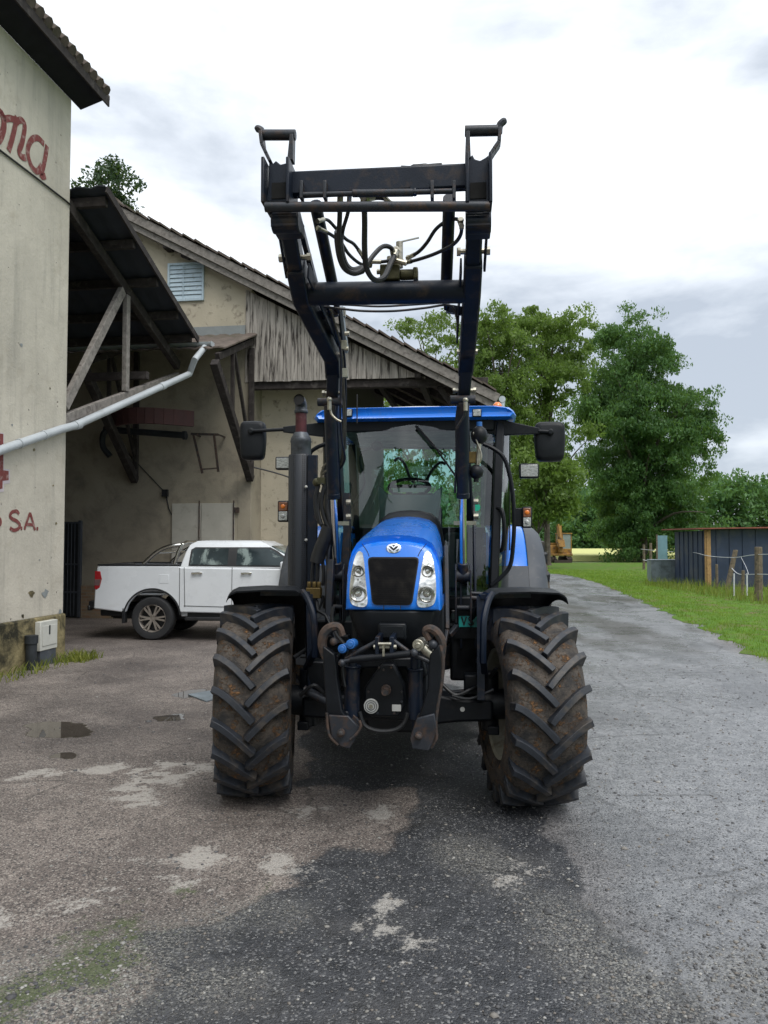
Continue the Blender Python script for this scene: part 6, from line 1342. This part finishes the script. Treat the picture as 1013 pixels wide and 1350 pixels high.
# cab greenhouse
lo_=[(.50,1.31),(2.62,1.27)]; 
mb=MB()
def gh(z,xa,xb,hw): return [(xa,-hw,z),(xb,-hw,z),(xb,hw,z),(xa,hw,z)]
mb.loft([gh(1.29,.49,2.84,.89),gh(1.42,.525,2.62,.85),gh(1.60,.575,2.26,.785),gh(1.72,.63,2.06,.725),gh(1.785,.74,1.92,.64),gh(1.80,1.0,1.7,.5)]); pp(mb,'cab',K['carwhite'],bevel=.02,seg=3,smooth=50)
def gy(z): # half width of greenhouse at z
    zz=[1.29,1.42,1.60,1.72]; ww=[.893,.853,.788,.728]; return float(np.interp(z,zz,ww))
def pane(name,pts,s,m,off):
    # a window outline cut into level strips so that it follows the bend of the cab side
    zs=sorted(set([z for _,z in pts]+[1.42,1.60])); zs=[z for z in zs if min(p[1] for p in pts)<=z<=max(p[1] for p in pts)]; rows=[]
    for z in zs:
        xs2=[]
        for (x0,z0),(x1,z1) in zip(pts,pts[1:]+pts[:1]):
            if min(z0,z1)-1e-9<=z<=max(z0,z1)+1e-9: xs2+= [x0,x1] if abs(z0-z1)<1e-6 else [x0+(x1-x0)*(z-z0)/(z1-z0)]
        rows.append((z,min(xs2),max(xs2)))
    b=MB(); n=len(rows); V=[]
    for z,a,c in rows: V+=[(a,s*(gy(z)+off),z),(c,s*(gy(z)+off),z),(c,s*(gy(z)+off-.012),z),(a,s*(gy(z)+off-.012),z)]
    Fs=[(0,3,2,1),(4*n-4,4*n-3,4*n-2,4*n-1)]
    for i in range(n-1):
        k=4*i
        for j in range(4): Fs.append((k+j,k+(j+1)%4,k+4+(j+1)%4,k+4+j))
    b.add(V,Fs); return pp(b,name,m)
for s in (-1,1):
    tr_=pane('window_trim',[(.65,1.335),(2.64,1.315),(2.58,1.37),(2.26,1.60),(2.12,1.672),(.74,1.672),(.67,1.63)],s,K['cartrim'],.004)
    pane('side_window',[(.68,1.36),(1.36,1.352),(1.36,1.65),(.76,1.65),(.70,1.62)],s,K['carglass'],.010)
    pane('side_window',[(1.52,1.35),(2.54,1.342),(2.52,1.38),(2.22,1.59),(2.09,1.65),(1.52,1.65)],s,K['carglass'],.010)
    for q in ([(.50,.55),(.50,1.30)],[(.60,.60),(.58,1.31)],[(1.45,.52),(1.455,1.31)],[(2.55,.55),(2.56,1.28)],[(.58,.62),(1.45,.60),(2.55,.58)]):
        b=MB()
        for a,c in zip(q,q[1:]): b.bar((a[0],s*(HW+.001),a[1]),(c[0],s*(HW+.001),c[1]),.010,.008)
        pp(b,'door_seam',K['cartrim'])
    for x in (.72,1.62):
        b=MB(); b.bar((x,s*(HW+.03),1.20),(x+.2,s*(HW+.03),1.21),.02,.035); b.cyl((x+.04,s*HW,1.20),(x+.04,s*(HW+.03),1.20),.02); b.cyl((x+.16,s*HW,1.205),(x+.16,s*(HW+.03),1.205),.02); pp(b,'door_handle',K['steel'],bevel=.006)
    b=MB(); b.box(.62,2.62,s*(HW+.02)-.07,s*(HW+.02)+.07,.36,.42); b.box(.62,2.62,s*(HW-.1)-.03,s*(HW-.1)+.03,.4,.5); pp(b,'side_step',K['cartrim'],bevel=.015)
    b=MB(); P=[(-1.065,1.24),(-.96,1.24),(-.93,1.1),(-.97,.94),(-1.03,.90),(-1.07,.92)]; b.prism(P,1,s*(HW+.006),s*(HW-.08)); tl_=pp(b,'tail_light',K['redlens'],bevel=.01)
    b=MB(); b.prism([(-1.067,1.09),(-.945,1.09),(-.975,.98),(-1.068,.98)],1,s*(HW+.010),s*(HW-.03)); b.build('reverse_lens',K['greylens'],tl_,bevel=.004)
    b=MB(); b.lathe([(.505,0),(.535,.0),(.535,-.03),(.505,-.03)],(0,s*(HW+.012) if s>0 else -(HW-.018),.40),1,30,R(6),R(174)); pp(b,'wheel_arch',K['cartrim'])
    b=MB(); b.box(-.56,-.50,s*HW-.13*(s>0),s*HW+.13*(s<0),.30,.58); pp(b,'mud_flap',K['cartrim'],bevel=.01)
    b=MB(); b.cbox((2.42,s*(HW+.12),1.32),(.12,.22,.2)); pp(b,'door_mirror',K['carwhite'],bevel=.03)
    b=MB(); b.prism([(3.7,.86),(4.03,.86),(4.0,1.0),(3.7,1.06)],1,s*(HW+.004),s*(HW-.25)); pp(b,'headlight',K['clearlens'],bevel=.01)
mb=MB(); mb.prism([(2.12,1.685),(2.82,1.315),(2.84,1.33),(2.14,1.70)],1,-.68,.68); pp(mb,'windscreen',K['carglass'])
mb=MB(); mb.box(3.98,4.06,-.6,.6,.62,.95); mb.box(3.9,4.07,-.88,.88,.46,.60); pp(mb,'front_bumper',K['cartrim'],bevel=.03)
mb=MB(); mb.box(-1.2,-1.075,-.85,.85,.55,.70); mb.box(-1.0,-.6,-.8,.8,.42,.55); mb.cyl((-1.2,0,.5),(-1.2,0,.62),.03); mb.box(-1.22,-1.16,-.86,-.7,.52,.62); pp(mb,'rear_bumper',K['cartrim'],bevel=.025)
mb=MB(); mb.box(-.9,3.8,-.45,-.35,.34,.5); mb.box(-.9,3.8,.35,.45,.34,.5); mb.cyl((0,-.7,.4),(0,.7,.4),.07); mb.cyl((3.22,-.7,.4),(3.22,.7,.4),.06); mb.box(-1,-.4,-.3,.3,.35,.6); pp(mb,'chassis',K['cartrim'])
# polished roll bar
b=MB()
for s in (-1,1):
    y=s*(HW-.12); b.hose([(-.22,y,1.36),(.0,y,1.56),(.18,y,1.66),(.34,y,1.70),(.48,y*.95,1.71)],.036,10); b.tube([(.36,y,1.36),(.44,y,1.60),(.50,y*.97,1.73)],.036,10)
b.tube([(.48,-.72,1.72),(.50,-.5,1.76),(.50,.5,1.76),(.48,.72,1.72)],.036,10); b.tube([(.05,-.75,1.58),(.05,.75,1.58)],.025,8); pp(b,'roll_bar',K['steel'],smooth=60)
# wheels
def car_wheel(x,y,s):
    o=MB().lathe([(.25,-.11),(.31,-.125),(.365,-.12),(.385,-.09),(.39,0),(.385,.09),(.365,.12),(.31,.125),(.25,.11)],(0,0,0),1,40).build('wheel',K['cartyre'],P_); o.location=(x,y,.388)
    b=MB(); b.lathe([(.255,-.10),(.245,-.11),(.23,-.09),(.22,.08)],(0,0,0),1,36); b.lathe([(.0005,-.085),(.055,-.085),(.065,-.06),(.065,.0)],(0,0,0),1,20)
    for k in range(6):
        a=2*PI*k/6; 
        for da in (-.16,.16): b.bar((.05*math.cos(a+da*.6),-.08,.05*math.sin(a+da*.6)),(.235*math.cos(a+da),-.095,.235*math.sin(a+da)),.03,.03,up=(0,1,0))
        b.cyl((.035*math.cos(a),-.088,.035*math.sin(a)),(.035*math.cos(a),-.08,.035*math.sin(a)),.008,n=6)
    if s>0: b.xf(Matrix.Rotation(PI,4,'Z'))
    b.build('rim',K['alloy'],o); b=MB(); b.cyl((0,.0,0),(0,.02,0),.235,n=24); b.build('brake_disc',K['cartrim'],o)
for x in (0,3.22):
    for s in (-1,1): car_wheel(x,s*.785,s)
b=MB(); b.box(.12,.30,-HW-.004,-HW+.01,1.02,1.18); pp(b,'fuel_flap',K['carwhite'],bevel=.004)
mb=MB()
# raised white lettering band on the rear tyre is too small to read; a dusty ring stands for the worn sidewall marking
# ------------------------------------------------------------------ rusty digger far up the track
dg=G(735,742.5); D_=thing('digger','small rusty yellow digger parked on grass at the end of the track','digger',dg,R(15))
def dp(mb,name,m,**k): return mb.build(name,m,D_,**k)
sc=66/1014.
for s in (-1,1):
    mb=MB(); P=[(-.9,.15),(-.75,.0),(.75,.0),(.9,.15),(.95,.4),(.8,.6),(-.8,.6),(-.95,.4)]; mb.prism([(a*1.05,b) for a,b in P],0,0,.4); mb.xf(Matrix.Translation((s*.75-.2,0,0))); dp(mb,'track',K['track'],bevel=.06)
    mb=MB()
    for y in (-.7,-.25,.25,.7): mb.cyl((s*.97-.02,y,.22),(s*.55,y,.22),.16)
    dp(mb,'track_roller',K['track'])
mb=MB(); mb.box(-.95,.95,-1.0,1.0,.65,.85); mb.box(-1.0,.1,-.1,1.3,.85,1.75); mb.box(-.9,-.1,1.25,1.45,.95,1.6); mb.loft([[(-1.0,-.6,.85),(.0,-.6,.85),(.0,-.1,.85),(-1,-.1,.85)],[(-1.0,-.35,1.5),(.0,-.35,1.5),(.0,-.1,1.6),(-1,-.1,1.6)]]); dp(mb,'body',K['diggeryellow'],bevel=.05)
mb=MB(); x0,x1,y0,y1,z0,z1=.08,1.0,-.75,.45,.85,2.5; 
for x in (x0,x1-.1):
    for y in (y0,y1-.1): mb.box(x,x+.1,y,y+.1,z0,z1)
mb.box(x0-.03,x1+.03,y0-.05,y1+.05,z1,z1+.1); mb.box(x0,x1,y0,y1,z0-.02,1.25); dp(mb,'cab',K['diggeryellow'],bevel=.03)
mb=MB(); mb.box(x0+.1,x1-.1,y0+.03,y0+.05,1.26,z1-.02); mb.box(x1-.06,x1-.04,y0+.1,y1-.1,1.26,z1-.02); mb.box(x0+.03,x0+.05,y0+.1,y1-.1,1.26,z1-.02); dp(mb,'cab_window',mat('hazy digger glass',(.22,.26,.25),.15,0,.2,3))
mb=MB(); mb.bar((-.12,-.9,.9),(-.14,-.6,3.35),.35,.32,up=(0,1,0)); mb.bar((-.14,-.65,3.3),(-.3,-1.2,2.0),.2,.22,up=(0,1,0)); mb.loft([[(-.6,-1.5,1.4),(0,-1.5,1.4),(0,-1.1,1.4),(-.6,-1.1,1.4)],[(-.6,-1.3,2.05),(0,-1.3,2.05),(0,-1.0,2.05),(-.6,-1.0,2.05)]]); dp(mb,'boom',K['diggeryellow'],bevel=.03)
mb=MB(); mb.cyl((-.4,-1.0,1.5),(-.2,-.75,2.6),.06); mb.bar((-.95,-1.3,.1),(.65,-1.3,.1),.1,.4); mb.bar((-.7,-1.25,.3),(-.7,-.6,.7),.12,.12); mb.bar((.4,-1.25,.3),(.4,-.6,.7),.12,.12); dp(mb,'dozer_blade',K['track'])
# ------------------------------------------------------------------ dark blue shed
SH=thing('shed','dark blue sheet shed with a thin rust red roof edge beside the verge','shed',(12.3,29.6,0),R(-1.5))
def sp_(mb,name,m,**k): return mb.build(name,m,SH,**k)
mb=MB(); mb.box(.0,.06,.06,3.2,0,2.22); mb.box(.0,11,3.14,3.2,0,2.22); mb.box(10.94,11,.06,3.14,0,2.3)
xx=.0
while xx<11: mb.box(xx,xx+.46,0,.045,.02,2.28); mb.box(xx+.462,xx+.496,-.028,.03,.02,2.28); xx+=.5
yy=.1
while yy<3.1: mb.box(-.03,.03,yy,yy+.04,.02,2.22); yy+=.5
sp_(mb,'wall',K['shedblue'],bevel=.004)
mb=MB(); mb.add([(-.45,-.35,2.27),(11.3,-.35,2.43),(11.3,3.5,2.45),(-.45,3.5,2.29),(-.45,-.35,2.32),(11.3,-.35,2.48),(11.3,3.5,2.5),(-.45,3.5,2.34)],[(0,1,2,3),(4,7,6,5),(0,4,5,1),(1,5,6,2),(2,6,7,3),(3,7,4,0)]); sp_(mb,'roof',K['rustred'])
mb=MB(); mb.box(.0,.22,-.12,-.03,0,2.26); mb.box(.05,.12,-.16,-.121,0,2.2); sp_(mb,'corner_post',K['newwood'],bevel=.01)
# trough and leaning sheet
tp=G(875,768.5); TK=thing('water_trough','grey galvanised trough left of the blue shed','trough',tp,R(-8))
mb=MB(); w,d,h=.60,.45,1.0
for a in ((-w,-w+.03,-d,d),(w-.03,w,-d,d),(-w+.03,w-.03,-d,-d+.03),(-w+.03,w-.03,d-.03,d)): mb.box(*a,.04,h)
mb.box(-w+.03,w-.03,-d+.03,d-.03,.05,.09); mb.build('tank_wall',K['galv'],TK,bevel=.008)
mb=MB(); mb.tube([(-w,-d,h),(w,-d,h),(w,d,h),(-w,d,h),(-w,-d,h)],.028,8); mb.build('rim',K['galv'],TK)
for x in (-.2,.22): b=MB(); b.box(x-.015,x+.015,-d-.02,-d-.002,.05,h-.03); b.build('rib',K['galv'],TK)
s1=WORLD.fy(867,706,36); s2=WORLD.fy(880,740,36); ts=thing('sheet_panel','faded teal sheet standing behind the trough','panel',(s1.x,36,0),R(-5)); mb=MB(); mb.box(0,s2.x-s1.x,0,.04,.05,s1.z); mb.build('sheet',K['tealsheet'],ts); mb=MB(); mb.box(-.05,0,-.02,.06,0,s1.z+.05); mb.build('stake',K['post'],ts)
# ------------------------------------------------------------------ fence along the verge
FN=thing('wire_fence','old wooden post fence with pale tape in front of the shed','fence',(10.9,22.5,0))
def fpost(b,t_,r=.075,nm='post'):
    mb=MB(); b=Vector(b); t_=Vector(t_); mb.tube([b-Vector((0,0,.1)),b.lerp(t_,.5)+Vector((.01,0,0)),t_-Vector((0,0,.01)),t_],[r*1.05,r,r*.96,r*.7],9); o=mb.build(nm,K['post'],FN); o.matrix_local=Matrix.Translation((-10.9,-22.5,0)); return o
def pst(px,pyb,pyt,r=.075,lean=0):
    b=G(px,pyb); p=WORLD.fy(px+lean,pyt,b.y); fpost(b,p,r); return b,p
posts=[pst(1000,795,721,.11),pst(957,781,725,.085,13),pst(945,779,744,.05),pst(978,790,752,.05,2),pst(912,772,719,.07,-3),pst(858,753,716,.085),pst(849,752,718,.08),pst(894,765,728,.055),pst(866,752,720,.055),pst(1090,815,712,.1)]
def wire(pts,r,nm='fence_tape'):
    mb=MB(); mb.tube(spline(pts,4),r,6); o=mb.build(nm,K['rope'],FN); o.matrix_local=Matrix.Translation((-10.9,-22.5,0))
A=lambda px,py,y: WORLD.fy(px,py,y)
wire([A(845,724,38),A(880,727,36),A(912,728,31),A(935,733,28),A(968,735,26.5),A(1000,731,22.4),A(1090,730,18.5)],.010)
wire([A(965,749,26),A(975,757,25),A(1000,757,22.3),A(1045,758,20),A(1090,760,18.5)],.011)
wire([A(977,734,26),A(984,748,25),A(987,757,24.5)],.007)
wire([A(848,738,39),A(862,741,38),A(890,742,35)],.014)
for px in (968,985): 
    b=G(px,788); mb=MB(); p=A(px,756,b.y); mb.cyl(b,p,.025,n=8); o=mb.build('plastic_stake',K['rope'],FN); o.matrix_local=Matrix.Translation((-10.9,-22.5,0))
# shrubs against the shed
for (px,py,D,h,wd,sd,lab) in ((915,766,28.6,1.75,.75,91,'leafy shrub against the shed corner post'),(903,768,30,1.3,.55,92,'smaller shrub between the trough and the shed post')):
    b=G(px,py); r_=thing('shrub',lab,'shrub',b,0,'shrubs beside the shed'); q=np.random.default_rng(sd); cc=np.stack([q.normal(size=26)*wd*.4,q.normal(size=26)*wd*.3,h*q.random(26)**.8],-1); V,Fq=leaves(cc,np.full((26,3),.24),60,.055,1,.2,sd); np_mesh('foliage',V,Fq,K['leafshrub'],kind=None,parent=r_)
    mb=MB()
    for i in range(7): mb.tube([(0,0,-.03),(cc[i][0]*.5,cc[i][1]*.5,h*.4),tuple(cc[i])],[.02,.014,.006],5)
    mb.build('stem',K['bark'],r_)
# flat steel cover lying on the yard
c0=[G(*q) for q in ((248,917),(276,912),(300,918),(272,926))]; mb=MB(); mb.add([(p.x,p.y,.003) for p in c0]+[(p.x,p.y,.016) for p in c0],[(0,1,2,3),(7,6,5,4),(0,4,5,1),(1,5,6,2),(2,6,7,3),(3,7,4,0)]); o=mb.build('drain_cover',K['galv']); tag(o,'flat grey metal cover in the yard left of the front tyre','drain cover')
